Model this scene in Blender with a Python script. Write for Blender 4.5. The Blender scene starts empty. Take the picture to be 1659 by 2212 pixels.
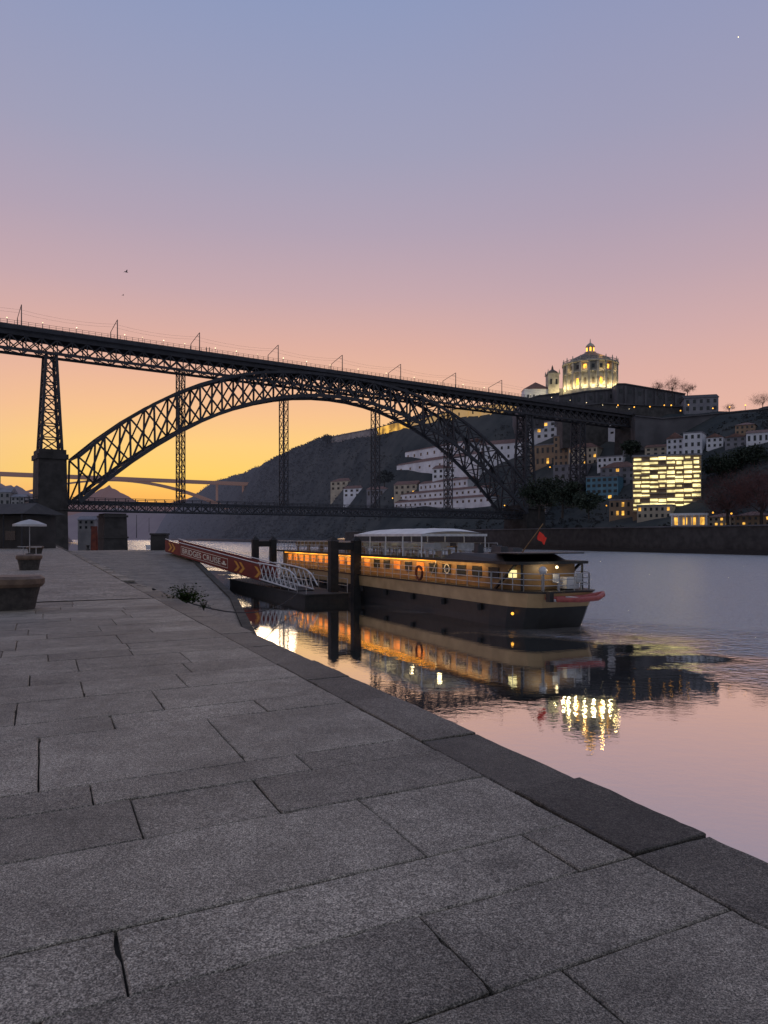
import bpy, math, random
from mathutils import Vector, Matrix, noise
random.seed(7)
C=bpy.context.scene.collection
F=1597.0; CX=829.5; HY=1160.0; WZ=-4.8; QZ=-1.6
R=math.radians
def P(px,py,D): return Vector(((px-CX)/F*D, D, (HY-py)/F*D))
def NA(n,a,z=0.0): return Vector((.9068*n-.4216*a, .4216*n+.9068*a, z))
def lin(h):
    h=h.lstrip('#'); o=[]
    for i in (0,2,4):
        c=int(h[i:i+2],16)/255.0
        o.append(c/12.92 if c<=.04045 else ((c+.055)/1.055)**2.4)
    return (o[0],o[1],o[2],1)
def interp(x,t):
    if x<=t[0][0]: return t[0][1]
    for (x0,y0),(x1,y1) in zip(t,t[1:]):
        if x<=x1: return y0+(y1-y0)*(x-x0)/(x1-x0)
    return t[-1][1]
# ---------------------------------------------------------------- materials
def mat(name,c1,c2=None,scale=3.0,rough=.7,metal=0.0,bump=0.0,emit=None,es=0.0,spec=.5,bscale=None,detail=5):
    m=bpy.data.materials.new(name); m.use_nodes=True; nt=m.node_tree; b=nt.nodes['Principled BSDF']
    b.inputs['Roughness'].default_value=rough; b.inputs['Metallic'].default_value=metal
    b.inputs['Specular IOR Level'].default_value=spec
    if c2 is None: c2=tuple(x*.7 for x in c1)
    tc=nt.nodes.new('ShaderNodeTexCoord'); nz=nt.nodes.new('ShaderNodeTexNoise')
    nz.inputs['Scale'].default_value=scale; nz.inputs['Detail'].default_value=detail
    nt.links.new(tc.outputs['Object'],nz.inputs['Vector'])
    mx=nt.nodes.new('ShaderNodeMix'); mx.data_type='RGBA'
    mr=nt.nodes.new('ShaderNodeMapRange'); mr.inputs[1].default_value=.35; mr.inputs[2].default_value=.65
    nt.links.new(nz.outputs['Fac'],mr.inputs[0]); nt.links.new(mr.outputs[0],mx.inputs[0])
    mx.inputs[6].default_value=(*c1[:3],1); mx.inputs[7].default_value=(*c2[:3],1)
    nt.links.new(mx.outputs[2],b.inputs['Base Color'])
    if bump:
        nb=nt.nodes.new('ShaderNodeTexNoise'); nb.inputs['Scale'].default_value=bscale or scale*4; nb.inputs['Detail'].default_value=6
        nt.links.new(tc.outputs['Object'],nb.inputs['Vector'])
        bp=nt.nodes.new('ShaderNodeBump'); bp.inputs['Strength'].default_value=bump; bp.inputs['Distance'].default_value=.05
        nt.links.new(nb.outputs['Fac'],bp.inputs['Height']); nt.links.new(bp.outputs[0],b.inputs['Normal'])
    if emit:
        b.inputs['Emission Color'].default_value=(*emit[:3],1); b.inputs['Emission Strength'].default_value=es
    return m
def glow(name,c,s,scale=.8,lo=.35):
    m=bpy.data.materials.new(name); m.use_nodes=True; nt=m.node_tree; b=nt.nodes['Principled BSDF']
    tc=nt.nodes.new('ShaderNodeNewGeometry'); nz=nt.nodes.new('ShaderNodeTexNoise'); nz.inputs['Scale'].default_value=scale
    mr=nt.nodes.new('ShaderNodeMapRange'); mr.inputs[1].default_value=.35; mr.inputs[2].default_value=.65; mr.inputs[3].default_value=s*lo; mr.inputs[4].default_value=s*1.3
    nt.links.new(tc.outputs['Position'],nz.inputs['Vector']); nt.links.new(nz.outputs['Fac'],mr.inputs[0]); nt.links.new(mr.outputs[0],b.inputs['Emission Strength'])
    b.inputs['Emission Color'].default_value=(*c[:3],1); b.inputs['Base Color'].default_value=(*[x*.4 for x in c[:3]],1)
    return m
M={}
M['iron']=mat('bridge iron',(.038,.041,.054),(.022,.024,.032),.6,.7)
M['iron_lt']=mat('weathered iron',(.06,.062,.075),(.035,.036,.045),.6,.6)
M['pier']=mat('dark pier masonry',(.055,.05,.05),(.028,.026,.026),.5,.9,bump=.5)
M['stone']=mat('dark masonry',(.09,.085,.085),(.045,.043,.043),.5,.85,bump=.5)
M['stone_lt']=mat('pale masonry',(.32,.31,.31),(.20,.19,.20),.3,.85,bump=.3)
M['white']=mat('white plaster',(.78,.80,.85),(.56,.57,.62),.15,.8)
M['cream']=mat('cream plaster',(.50,.44,.34),(.35,.30,.24),.25,.8)
M['ochre']=mat('ochre plaster',(.34,.24,.16),(.23,.16,.11),.3,.8)
M['blue']=mat('blue glass cladding',(.13,.30,.40),(.08,.19,.28),.3,.4)
M['grey']=mat('grey render',(.25,.25,.28),(.16,.16,.19),.3,.8)
M['roof']=mat('clay roof tiles',(.22,.12,.10),(.13,.08,.07),.8,.8,bump=.4)
M['roof_dk']=mat('dark roof',(.06,.055,.055),(.035,.033,.035),.8,.8)
M['pane']=mat('dark window glass',(.02,.025,.03),None,1,.25)
M['lit']=glow('lit window',lin('#ffbc50'),1.3,.6)
M['cabinlit']=glow('warm cabin window',lin('#ff9232'),.6,.9,.2)
M['litw']=glow('lit office pane',lin('#ffeca4'),1.5,.3,.5)
M['lamp']=glow('lamp glow',lin('#ffe6b0'),3,1)
M['lampo']=glow('orange lamp glow',lin('#ffb040'),3.0,1)
M['led']=glow('warm strip light',lin('#ffa030'),3.5,.5)
M['black']=mat('black paint',(.010,.010,.011),(.018,.018,.018),2,.5)
M['pile']=mat('dark tarred pile',(.013,.013,.015),(.026,.024,.024),3,.8)
M['gold']=mat('tan hull paint',(.52,.35,.18),(.38,.25,.12),.9,.5)
M['wood']=mat('varnished cabin wood',(.30,.18,.07),(.18,.10,.04),1.4,.45)
M['steel']=mat('pale railing steel',(.5,.5,.51),(.35,.35,.37),3,.35,.3)
M['whitep']=mat('white paint',(.7,.7,.71),(.55,.55,.57),3,.5)
M['canvas']=mat('white canopy cloth',(.85,.84,.83),(.7,.68,.68),1.2,.8)
M['canvasd']=mat('greyish parasol cloth',(.6,.59,.6),(.45,.44,.45),1.2,.8)
M['red']=mat('red flag cloth with glow',(.55,.03,.02),(.4,.02,.02),3,.7,emit=(.6,.03,.02),es=.12)  # cloth has a faint red glow of its own
M['redb']=mat('red rubber tube',(.42,.09,.07),(.28,.05,.05),3,.45)
M['redd']=mat('rusty red fender',(.18,.04,.02),(.09,.02,.015),1,.8)
M['maroon']=mat('maroon banner',(.22,.026,.016),(.15,.018,.012),.5,.7)
M['letter']=mat('cream lettering',(.85,.78,.66),(.75,.68,.56),2,.7)
M['orange']=mat('orange chevron',(.75,.34,.05),(.6,.26,.04),2,.7)
M['leaf']=mat('dark foliage',(.06,.075,.055),(.028,.038,.028),.7,.9,spec=.1)
M['leafr']=mat('russet twigs',(.14,.065,.06),(.08,.04,.038),.7,.9,spec=.1)
M['leafw']=mat('weed leaves',(.05,.08,.02),(.02,.032,.01),6,.95,spec=.05)
M['bark']=mat('bark',(.05,.04,.035),None,4,.9)
M['benchst']=mat('bench granite',(.075,.065,.06),(.04,.035,.033),9,.8,bump=.4)
M['benchtop']=mat('brown bench top',(.19,.125,.085),(.11,.07,.05),5,.6,bump=.3)
M['conc']=mat('concrete with painted haze',(.20,.15,.15),(.17,.13,.13),.02,.9,emit=lin('#b08880'),es=.17)  # aerial haze put into the concrete as pale colour and glow
M['lead']=mat('dome tiles',(.17,.13,.09),(.10,.08,.06),.5,.6)
M['church']=mat('church granite',(.50,.47,.40),(.28,.265,.225),.5,.85,bump=.3)
M['cloth']=mat('dark coat',(.03,.03,.04),None,4,.8)
M['gull']=mat('gull feathers',(.06,.06,.07),None,4,.8)
M['yel']=mat('yellow facade with painted light',(.5,.4,.25),(.35,.28,.2),.12,.8,emit=lin('#ffc870'),es=.30)  # lamplight on the facade put in as emission
M['yelb']=glow('wall with painted floodlight',lin('#ffc250'),.8,.12,.15)  # wall glows by itself in place of floodlights
M['wallblue']=mat('retaining masonry',(.13,.127,.14),(.075,.073,.083),.12,.9,bump=.3)
def granite(name,base,scale=1.0,brick=False):
    m=bpy.data.materials.new(name); m.use_nodes=True; nt=m.node_tree; N=nt.nodes; L=nt.links; b=N['Principled BSDF']
    tc=N.new('ShaderNodeTexCoord')
    def nz(s,d=4,r=.6):
        x=N.new('ShaderNodeTexNoise'); x.inputs['Scale'].default_value=s; x.inputs['Detail'].default_value=d; x.inputs['Roughness'].default_value=r
        L.new(tc.outputs['Object'],x.inputs['Vector']); return x
    def mr(src,a,c,lo,hi):
        x=N.new('ShaderNodeMapRange'); x.inputs[1].default_value=a; x.inputs[2].default_value=c; x.inputs[3].default_value=lo; x.inputs[4].default_value=hi; L.new(src,x.inputs[0]); return x
    def mul(a,c):
        x=N.new('ShaderNodeMath'); x.operation='MULTIPLY'; L.new(a,x.inputs[0]); L.new(c,x.inputs[1]); return x
    s1=nz(120*scale,2,.75); s2=nz(.9,6,.65); s3=nz(6,7,.75); s4=nz(42*scale,3,.7); s5=nz(300*scale,1,.5)
    at=N.new('ShaderNodeAttribute'); at.attribute_name='tone'
    f=mul(mr(s1.outputs['Fac'],.40,.64,.30,1.75).outputs[0],mr(s2.outputs['Fac'],.3,.7,.62,1.3).outputs[0])
    f=mul(f.outputs[0],mr(s3.outputs['Fac'],.3,.7,.72,1.22).outputs[0])
    f=mul(f.outputs[0],mr(s4.outputs['Fac'],.35,.65,.65,1.35).outputs[0])
    f=mul(f.outputs[0],mr(s5.outputs['Fac'],.4,.62,.7,1.5).outputs[0])
    f=mul(f.outputs[0],at.outputs['Fac'])
    vm=N.new('ShaderNodeVectorMath'); vm.operation='SCALE'; vm.inputs[0].default_value=base[:3]; L.new(f.outputs[0],vm.inputs['Scale'])
    col=vm.outputs[0]
    h=s1.outputs['Fac']
    if brick:
        vo=N.new('ShaderNodeTexVoronoi'); vo.feature='DISTANCE_TO_EDGE'; vo.inputs['Scale'].default_value=6.5; vo.inputs['Randomness'].default_value=.45
        L.new(tc.outputs['Object'],vo.inputs['Vector'])
        e=mr(vo.outputs['Distance'],.0,.09,.35,1.05)
        vm2=N.new('ShaderNodeVectorMath'); vm2.operation='SCALE'; L.new(col,vm2.inputs[0]); L.new(e.outputs[0],vm2.inputs['Scale']); col=vm2.outputs[0]
        h=e.outputs[0]
    L.new(col,b.inputs['Base Color'])
    bp=N.new('ShaderNodeBump'); bp.inputs['Strength'].default_value=.5; bp.inputs['Distance'].default_value=.012 if brick else .006
    ad=N.new('ShaderNodeMath'); ad.operation='ADD'; L.new(h,ad.inputs[0]); L.new(s4.outputs['Fac'],ad.inputs[1])
    L.new(ad.outputs[0],bp.inputs['Height']); L.new(bp.outputs[0],b.inputs['Normal'])
    b.inputs['Roughness'].default_value=.66; b.inputs['Specular IOR Level'].default_value=.4
    return m
M['slab']=granite('granite slab',(.262,.232,.190))
M['cobble']=granite('granite cobble',(.32,.285,.24),.4,True)
M['joint']=mat('joint dirt',(.018,.016,.014),(.03,.026,.022),8,.95)
M['mossy']=mat('mossy quay wall',(.06,.055,.045),(.02,.02,.015),1.2,.85,bump=.6)
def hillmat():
    m=bpy.data.materials.new('hill scrub with painted haze'); m.use_nodes=True; nt=m.node_tree; N=nt.nodes; L=nt.links; b=N['Principled BSDF']
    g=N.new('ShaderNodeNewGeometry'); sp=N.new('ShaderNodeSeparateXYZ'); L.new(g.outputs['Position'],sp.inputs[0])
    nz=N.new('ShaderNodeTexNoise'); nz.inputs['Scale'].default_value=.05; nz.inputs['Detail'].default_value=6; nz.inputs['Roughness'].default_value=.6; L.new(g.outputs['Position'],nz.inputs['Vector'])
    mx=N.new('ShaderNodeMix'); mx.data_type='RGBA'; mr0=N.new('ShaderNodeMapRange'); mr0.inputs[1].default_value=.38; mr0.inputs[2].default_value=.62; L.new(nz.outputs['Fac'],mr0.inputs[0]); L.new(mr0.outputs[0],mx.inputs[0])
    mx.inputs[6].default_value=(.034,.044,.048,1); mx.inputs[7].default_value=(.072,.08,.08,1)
    mr=N.new('ShaderNodeMapRange'); mr.inputs[1].default_value=380; mr.inputs[2].default_value=1400; L.new(sp.outputs['Y'],mr.inputs[0])  # distance haze painted in by depth, as paler colour and faint glow
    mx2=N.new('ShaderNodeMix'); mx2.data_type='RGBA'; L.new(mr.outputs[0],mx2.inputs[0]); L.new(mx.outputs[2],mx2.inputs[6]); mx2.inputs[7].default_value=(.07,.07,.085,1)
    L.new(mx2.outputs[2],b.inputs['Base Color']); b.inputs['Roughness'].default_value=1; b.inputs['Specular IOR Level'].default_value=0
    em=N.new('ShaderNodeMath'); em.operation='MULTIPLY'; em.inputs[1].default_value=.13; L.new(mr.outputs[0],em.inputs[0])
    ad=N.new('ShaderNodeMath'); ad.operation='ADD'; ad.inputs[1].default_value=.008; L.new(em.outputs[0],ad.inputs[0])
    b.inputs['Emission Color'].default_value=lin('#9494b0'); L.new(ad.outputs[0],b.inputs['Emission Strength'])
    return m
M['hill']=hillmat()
M['haze1']=mat('far hill with painted haze',(.14,.12,.13),(.12,.10,.12),.01,1,emit=lin('#a07a78'),es=.2,spec=0)  # haze over the hill painted as colour and emission
M['haze2']=mat('hill with painted mist',(.14,.13,.15),(.11,.10,.13),.02,1,emit=lin('#8c8090'),es=.2,spec=0)  # mist painted the same way, no real scattering
# ---------------------------------------------------------------- mesh helper
def worigin(o):
    v=Vector((0,0,0))
    while o: v+=o.location; o=o.parent
    return v
class MB:
    def __init__(s): s.v=[]; s.f=[]; s.t=[]
    def add(s,vs,fs,tone=1.0):
        k=len(s.v); s.v+= [Vector(v) for v in vs]
        for f in fs: s.f.append(tuple(i+k for i in f)); s.t.append(tone)
        return s
    def box(s,c,d,rz=0,tone=1.0,taper=1.0):
        c=Vector(c); x,y,z=d[0]/2,d[1]/2,d[2]/2; cs,sn=math.cos(rz),math.sin(rz); vs=[]
        for zz,t in ((-z,1),(z,taper)):
            for xx,yy in ((-x,-y),(x,-y),(x,y),(-x,y)):
                vs.append(c+Vector((xx*t*cs-yy*t*sn,xx*t*sn+yy*t*cs,zz)))
        return s.add(vs,[(0,3,2,1),(4,5,6,7),(0,1,5,4),(1,2,6,5),(2,3,7,6),(3,0,4,7)],tone)
    def bar(s,p,q,w,h=None):
        p=Vector(p);q=Vector(q);h=h or w; d=(q-p)
        if d.length<1e-6: return s
        d.normalize(); up=Vector((0,0,1)) if abs(d.z)<.95 else Vector((.834,.552,0))
        a=d.cross(up).normalized(); b=a.cross(d).normalized(); vs=[]
        for e in (p,q):
            for i,j in ((-1,-1),(1,-1),(1,1),(-1,1)): vs.append(e+a*(i*w/2)+b*(j*h/2))
        return s.add(vs,[(0,3,2,1),(4,5,6,7),(0,1,5,4),(1,2,6,5),(2,3,7,6),(3,0,4,7)])
    def tube(s,pts,rs,n=8):
        pts=[Vector(p) for p in pts]
        if not isinstance(rs,(list,tuple)): rs=[rs]*len(pts)
        k=len(s.v); 
        for i,p in enumerate(pts):
            d=(pts[min(i+1,len(pts)-1)]-pts[max(i-1,0)]).normalized()
            up=Vector((0,0,1)) if abs(d.z)<.9 else Vector((1,0,0))
            a=d.cross(up).normalized(); b=a.cross(d)
            for j in range(n):
                t=2*math.pi*j/n; s.v.append(p+(a*math.cos(t)+b*math.sin(t))*rs[i])
        for i in range(len(pts)-1):
            for j in range(n):
                s.f.append((k+i*n+j,k+i*n+(j+1)%n,k+(i+1)*n+(j+1)%n,k+(i+1)*n+j)); s.t.append(1)
        s.f.append(tuple(k+j for j in range(n))[::-1]); s.t.append(1)
        s.f.append(tuple(k+(len(pts)-1)*n+j for j in range(n))); s.t.append(1)
        return s
    def lathe(s,prof,c=(0,0,0),n=24,sx=1,sy=1):
        c=Vector(c);k=len(s.v)
        for r,z in prof:
            for j in range(n):
                t=2*math.pi*j/n; s.v.append(c+Vector((r*sx*math.cos(t),r*sy*math.sin(t),z)))
        for i in range(len(prof)-1):
            for j in range(n):
                s.f.append((k+i*n+j,k+i*n+(j+1)%n,k+(i+1)*n+(j+1)%n,k+(i+1)*n+j)); s.t.append(1)
        s.f.append(tuple(k+j for j in range(n))[::-1]); s.t.append(1)
        s.f.append(tuple(k+(len(prof)-1)*n+j for j in range(n))); s.t.append(1)
        return s
    def prism(s,poly,z0,z1,top=None):
        n=len(poly); vs=[(x,y,z0) for x,y in poly]+[(x,y,z1) for x,y in (top or poly)]
        return s.add(vs,[tuple(range(n))[::-1],tuple(range(n,2*n))]+[(i,(i+1)%n,n+(i+1)%n,n+i) for i in range(n)])
    def ball(s,c,r,n=8,sz=1):
        pr=[(max(.001,r*math.sin(math.pi*i/6)),-r*sz*math.cos(math.pi*i/6)) for i in range(7)]
        return s.lathe(pr,c,n)
    def build(s,name,m,parent=None,world=False,smooth=False,loc=None):
        me=bpy.data.meshes.new(name); o0=Vector((0,0,0))
        if parent is not None and world: o0=worigin(parent)
        if loc is not None and parent is None: o0=Vector(loc)
        me.from_pydata([tuple(v-o0) for v in s.v],[],s.f); me.update()
        at=me.attributes.new('tone','FLOAT','FACE'); at.data.foreach_set('value',s.t)
        if smooth: me.polygons.foreach_set('use_smooth',[True]*len(me.polygons))
        me.materials.append(m); o=bpy.data.objects.new(name,me); C.objects.link(o)
        if parent is not None: o.parent=parent
        if loc is not None and parent is None: o.location=loc
        return o
def tag(o,label,cat,group=None):
    o['label']=label; o['category']=cat
    if group: o['group']=group
    return o
def thing(name,label,cat,loc=(0,0,0),rz=0,group=None):
    o=bpy.data.objects.new(name,None); C.objects.link(o); o.location=loc; o.rotation_euler=(0,0,rz); o.empty_display_size=.2
    return tag(o,label,cat,group)
def struct(o): o['kind']='structure'; return o
def dup(root,loc,rz,label,group=None):
    r=root.copy(); C.objects.link(r); r.location=loc; r.rotation_euler=(0,0,rz); r['label']=label
    if group: r['group']=group
    for ch in list(root.children):
        c=ch.copy(); C.objects.link(c); c.parent=r
        for g in ch.children:
            d=g.copy(); C.objects.link(d); d.parent=c
    return r
ORD=['first','second','third','fourth','fifth','sixth','seventh','eighth','ninth','tenth','eleventh','twelfth','thirteenth','fourteenth','fifteenth','sixteenth','seventeenth','eighteenth','nineteenth','twentieth','twenty-first','twenty-second','twenty-third','twenty-fourth','twenty-fifth','twenty-sixth','twenty-seventh','twenty-eighth','twenty-ninth','thirtieth']
# ---------------------------------------------------------------- world
w=bpy.data.worlds.new("World"); bpy.context.scene.world=w; w.use_nodes=True; nt=w.node_tree; N=nt.nodes; L=nt.links; N.clear()
out=N.new('ShaderNodeOutputWorld'); bg=N.new('ShaderNodeBackground'); tc=N.new('ShaderNodeTexCoord')
nrm=N.new('ShaderNodeVectorMath'); nrm.operation='NORMALIZE'; L.new(tc.outputs['Generated'],nrm.inputs[0])
sp=N.new('ShaderNodeSeparateXYZ'); L.new(nrm.outputs[0],sp.inputs[0])
def ramp(st):
    r=N.new('ShaderNodeValToRGB'); e=r.color_ramp.elements
    e[0].position=st[0][0]; e[0].color=lin(st[0][1]); e[1].position=st[-1][0]; e[1].color=lin(st[-1][1])
    for p,c in st[1:-1]: x=e.new(p); x.color=lin(c)
    L.new(sp.outputs['Z'],r.inputs[0]); return r
r1=ramp([(0,'#f09c58'),(.04,'#fdb056'),(.08,'#ffd26c'),(.12,'#ffd080'),(.16,'#f9c490'),(.205,'#edb99c'),(.25,'#dfb0a2'),(.31,'#c8a9ae'),(.38,'#b3a3b4'),(.46,'#a1a0b9'),(.59,'#8e9abe'),(.85,'#768cb8')])
r2=ramp([(0,'#deae96'),(.09,'#e9b69f'),(.15,'#e7b6a4'),(.21,'#ddb0a6'),(.26,'#d0abab'),(.32,'#bfa5af'),(.39,'#aea0b3'),(.47,'#9f9db7'),(.59,'#9098bb'),(.85,'#768ab4')])
hv=N.new('ShaderNodeVectorMath'); hv.operation='MULTIPLY'; hv.inputs[1].default_value=(1,1,0); L.new(nrm.outputs[0],hv.inputs[0])
hn=N.new('ShaderNodeVectorMath'); hn.operation='NORMALIZE'; L.new(hv.outputs[0],hn.inputs[0])
dt=N.new('ShaderNodeVectorMath'); dt.operation='DOT_PRODUCT'; g=Vector((-.20,1,0)).normalized(); dt.inputs[1].default_value=g; L.new(hn.outputs[0],dt.inputs[0])
mr=N.new('ShaderNodeMapRange'); mr.interpolation_type='SMOOTHSTEP'; mr.inputs[1].default_value=.88; mr.inputs[2].default_value=1.0; L.new(dt.outputs['Value'],mr.inputs[0])
mx=N.new('ShaderNodeMix'); mx.data_type='RGBA'; L.new(mr.outputs[0],mx.inputs[0]); L.new(r2.outputs[0],mx.inputs[6]); L.new(r1.outputs[0],mx.inputs[7])
mr2=N.new('ShaderNodeMapRange'); mr2.inputs[1].default_value=.5; mr2.inputs[2].default_value=-.5; L.new(dt.outputs['Value'],mr2.inputs[0])
mx2=N.new('ShaderNodeMix'); mx2.data_type='RGBA'; L.new(mr2.outputs[0],mx2.inputs[0]); L.new(mx.outputs[2],mx2.inputs[6]); mx2.inputs[7].default_value=lin('#9296a4')
sky=N.new('ShaderNodeTexSky'); sky.sky_type='NISHITA'; sky.sun_disc=False; sky.sun_elevation=R(1); sky.sun_rotation=R(-13)
sc=N.new('ShaderNodeVectorMath'); sc.operation='SCALE'; sc.inputs['Scale'].default_value=.001; L.new(sky.outputs[0],sc.inputs[0])
ad=N.new('ShaderNodeVectorMath'); ad.operation='ADD'; L.new(mx2.outputs[2],ad.inputs[0]); L.new(sc.outputs[0],ad.inputs[1])
L.new(ad.outputs[0],bg.inputs[0]); bg.inputs[1].default_value=1.0; L.new(bg.outputs[0],out.inputs[0])
sd=bpy.data.lights.new('sun','SUN'); sd.energy=.1; sd.angle=R(12); sd.color=(1,.75,.55); so=bpy.data.objects.new('sun',sd); C.objects.link(so)
so.rotation_euler=Vector((-.225,1,.12)).normalized().to_track_quat('Z','Y').to_euler()
# ---------------------------------------------------------------- camera
cd=bpy.data.cameras.new('camera'); cam=bpy.data.objects.new('camera',cd); C.objects.link(cam); bpy.context.scene.camera=cam
cd.sensor_fit='VERTICAL'; cd.sensor_height=36; cd.lens=36*F/2212; cd.shift_y=(HY-1106)/2212; cd.clip_end=12000; cd.clip_start=.1
cam.rotation_euler=(R(90),0,0)
vs=bpy.context.scene.view_settings; vs.view_transform='Standard'; vs.look='None'; vs.exposure=0
# ---------------------------------------------------------------- water
def watermat():
    m=bpy.data.materials.new('river water'); m.use_nodes=True; nt=m.node_tree; N=nt.nodes; L=nt.links; N.clear()
    o=N.new('ShaderNodeOutputMaterial'); g=N.new('ShaderNodeNewGeometry')
    d=N.new('ShaderNodeVectorMath'); d.operation='DOT_PRODUCT'; d.inputs[1].default_value=(.9068,.4216,0); L.new(g.outputs['Position'],d.inputs[0])
    def nz(s,sx,sy,det=3):
        mp=N.new('ShaderNodeMapping'); mp.inputs['Rotation'].default_value=(0,0,.3); mp.inputs['Scale'].default_value=(sx,sy,1); L.new(g.outputs['Position'],mp.inputs[0])
        x=N.new('ShaderNodeTexNoise'); x.inputs['Scale'].default_value=s; x.inputs['Detail'].default_value=det; L.new(mp.outputs[0],x.inputs['Vector']); return x
    big=nz(.09,1,1.6,6)
    a=N.new('ShaderNodeMath'); a.operation='MULTIPLY_ADD'; a.inputs[1].default_value=24; L.new(big.outputs['Fac'],a.inputs[0]); L.new(d.outputs['Value'],a.inputs[2])
    mr=N.new('ShaderNodeMapRange'); mr.interpolation_type='SMOOTHSTEP'; mr.inputs[1].default_value=33; mr.inputs[2].default_value=42; mr.inputs[3].default_value=.008; mr.inputs[4].default_value=1; L.new(a.outputs[0],mr.inputs[0])
    f=nz(2.2,1,1.3,4); h=nz(7,1,1.3,2)
    s=N.new('ShaderNodeMath'); s.operation='MULTIPLY_ADD'; s.inputs[1].default_value=.22; L.new(h.outputs['Fac'],s.inputs[0]); L.new(f.outputs['Fac'],s.inputs[2])
    bp=N.new('ShaderNodeBump'); bp.inputs['Distance'].default_value=.5; L.new(mr.outputs[0],bp.inputs['Strength']); L.new(s.outputs[0],bp.inputs['Height'])
    gl=N.new('ShaderNodeBsdfGlossy'); gl.inputs['Color'].default_value=(.94,.96,.95,1); L.new(bp.outputs[0],gl.inputs['Normal'])
    rr=N.new('ShaderNodeMath'); rr.operation='MULTIPLY_ADD'; rr.inputs[1].default_value=.17; rr.inputs[2].default_value=.006; L.new(mr.outputs[0],rr.inputs[0]); L.new(rr.outputs[0],gl.inputs['Roughness'])
    dm=N.new('ShaderNodeMix'); dm.data_type='RGBA'; dm.inputs[6].default_value=(.06,.065,.07,1); dm.inputs[7].default_value=(.42,.41,.41,1); L.new(mr.outputs[0],dm.inputs[0])  # pale diffuse in the ripples paints a silvery sky sheen
    df=N.new('ShaderNodeBsdfDiffuse'); L.new(dm.outputs[2],df.inputs['Color'])
    fr=N.new('ShaderNodeFresnel'); fr.inputs['IOR'].default_value=2.6; L.new(bp.outputs[0],fr.inputs['Normal'])
    fm=N.new('ShaderNodeMapRange'); fm.inputs[1].default_value=0; fm.inputs[2].default_value=.6; fm.inputs[3].default_value=.5; fm.inputs[4].default_value=1; L.new(fr.outputs[0],fm.inputs[0])
    k=N.new('ShaderNodeMath'); k.operation='MULTIPLY_ADD'; k.inputs[1].default_value=-.32; k.inputs[2].default_value=1.0; L.new(mr.outputs[0],k.inputs[0])
    kk=N.new('ShaderNodeMath'); kk.operation='MULTIPLY'; L.new(fm.outputs[0],kk.inputs[0]); L.new(k.outputs[0],kk.inputs[1])
    mx=N.new('ShaderNodeMixShader'); L.new(kk.outputs[0],mx.inputs[0]); L.new(df.outputs[0],mx.inputs[1]); L.new(gl.outputs[0],mx.inputs[2]); L.new(mx.outputs[0],o.inputs[0])
    return m
b=MB(); b.add([(-6000,-1500,WZ),(6000,-1500,WZ),(6000,9000,WZ),(-6000,9000,WZ)],[(0,1,2,3)])
struct(b.build('river_water',watermat()))
# ---------------------------------------------------------------- quay
def quad_na(b,n0,n1,a0,a1,z,tone=1): b.add([NA(n0,a0,z),NA(n1,a0,z),NA(n1,a1,z),NA(n0,a1,z)],[(0,1,2,3)],tone)
b=MB(); quad_na(b,-400,2.9,-60,205,QZ-.03); struct(b.build('quay_ground',M['joint']))
SK=.05
def slab(b,n0,n1,a0,a1,tone,gap=.005,z=QZ,skew=SK,jit=.0025,rough=.003):
    ring=[]
    def seg(p,q,k):
        for i in range(k):
            t=i/k; ring.append((p[0]+(q[0]-p[0])*t,p[1]+(q[1]-p[1])*t))
    n0+=gap;n1-=gap;a0+=gap;a1-=gap
    k1=max(2,int((n1-n0)/.07)); k2=max(2,int((a1-a0)/.07))
    seg((n0,a0),(n1,a0),k1);seg((n1,a0),(n1,a1),k2);seg((n1,a1),(n0,a1),k1);seg((n0,a1),(n0,a0),k2)
    cn,ca=(n0+n1)/2,(a0+a1)/2; outer=[];inner=[];low=[]
    dz=random.uniform(-rough,rough); ph=random.uniform(0,50)
    for n,a in ring:
        wv=noise.noise(Vector((n*3+ph,a*3,ph)))*jit*1.6
        n+=random.uniform(-jit,jit)*.5+wv; a+=random.uniform(-jit,jit)*.5+wv
        if random.random()<.025: 
            n+=math.copysign(min(.012,abs(cn-n)*.03),cn-n); a+=math.copysign(min(.012,abs(ca-a)*.06),ca-a)
        outer.append(NA(n,a+skew*n,z-.007+dz)); low.append(NA(n,a+skew*n,z-.06))
        sn=.007/max(.1,abs(n1-n0)/2); sa=.007/max(.1,abs(a1-a0)/2)
        inner.append(NA(n+(cn-n)*sn,a+(ca-a)*sa+skew*n,z+dz))
    k=len(ring); vs=outer+inner+low
    fs=[tuple(range(k,2*k))]+[(i,(i+1)%k,k+(i+1)%k,k+i) for i in range(k)]+[(2*k+i,2*k+(i+1)%k,(i+1)%k,i) for i in range(k)]
    b.add(vs,fs,tone)
KI=2.70; KO=3.23
courses=[(-1.2,-.5,None),(-.5,.25,None),(.25,.95,None),(.95,1.55,None),(1.55,2.12,[-1.1,.2,1.75]),(2.12,2.70,[-1.2,.0,1.45]),(2.70,3.18,[-1.0,.28,2.35]),(3.18,4.07,[-1.3,-.30,1.76]),(4.07,4.72,[-.9,.5,1.27]),(4.72,5.12,[-1,.29,1.7]),(5.12,6.5,[-1.4,-.01,1.33]),(6.5,7.02,[-1.2,.57,1.9]),(7.02,7.95,[-1,-.2,1.05])]
a=7.95
while a<19.5:
    wd=random.choice([.6,.7,.85,.95,1.1]); courses.append((a,a+wd,None)); a+=wd
AEND=a
b=MB(); 
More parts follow.
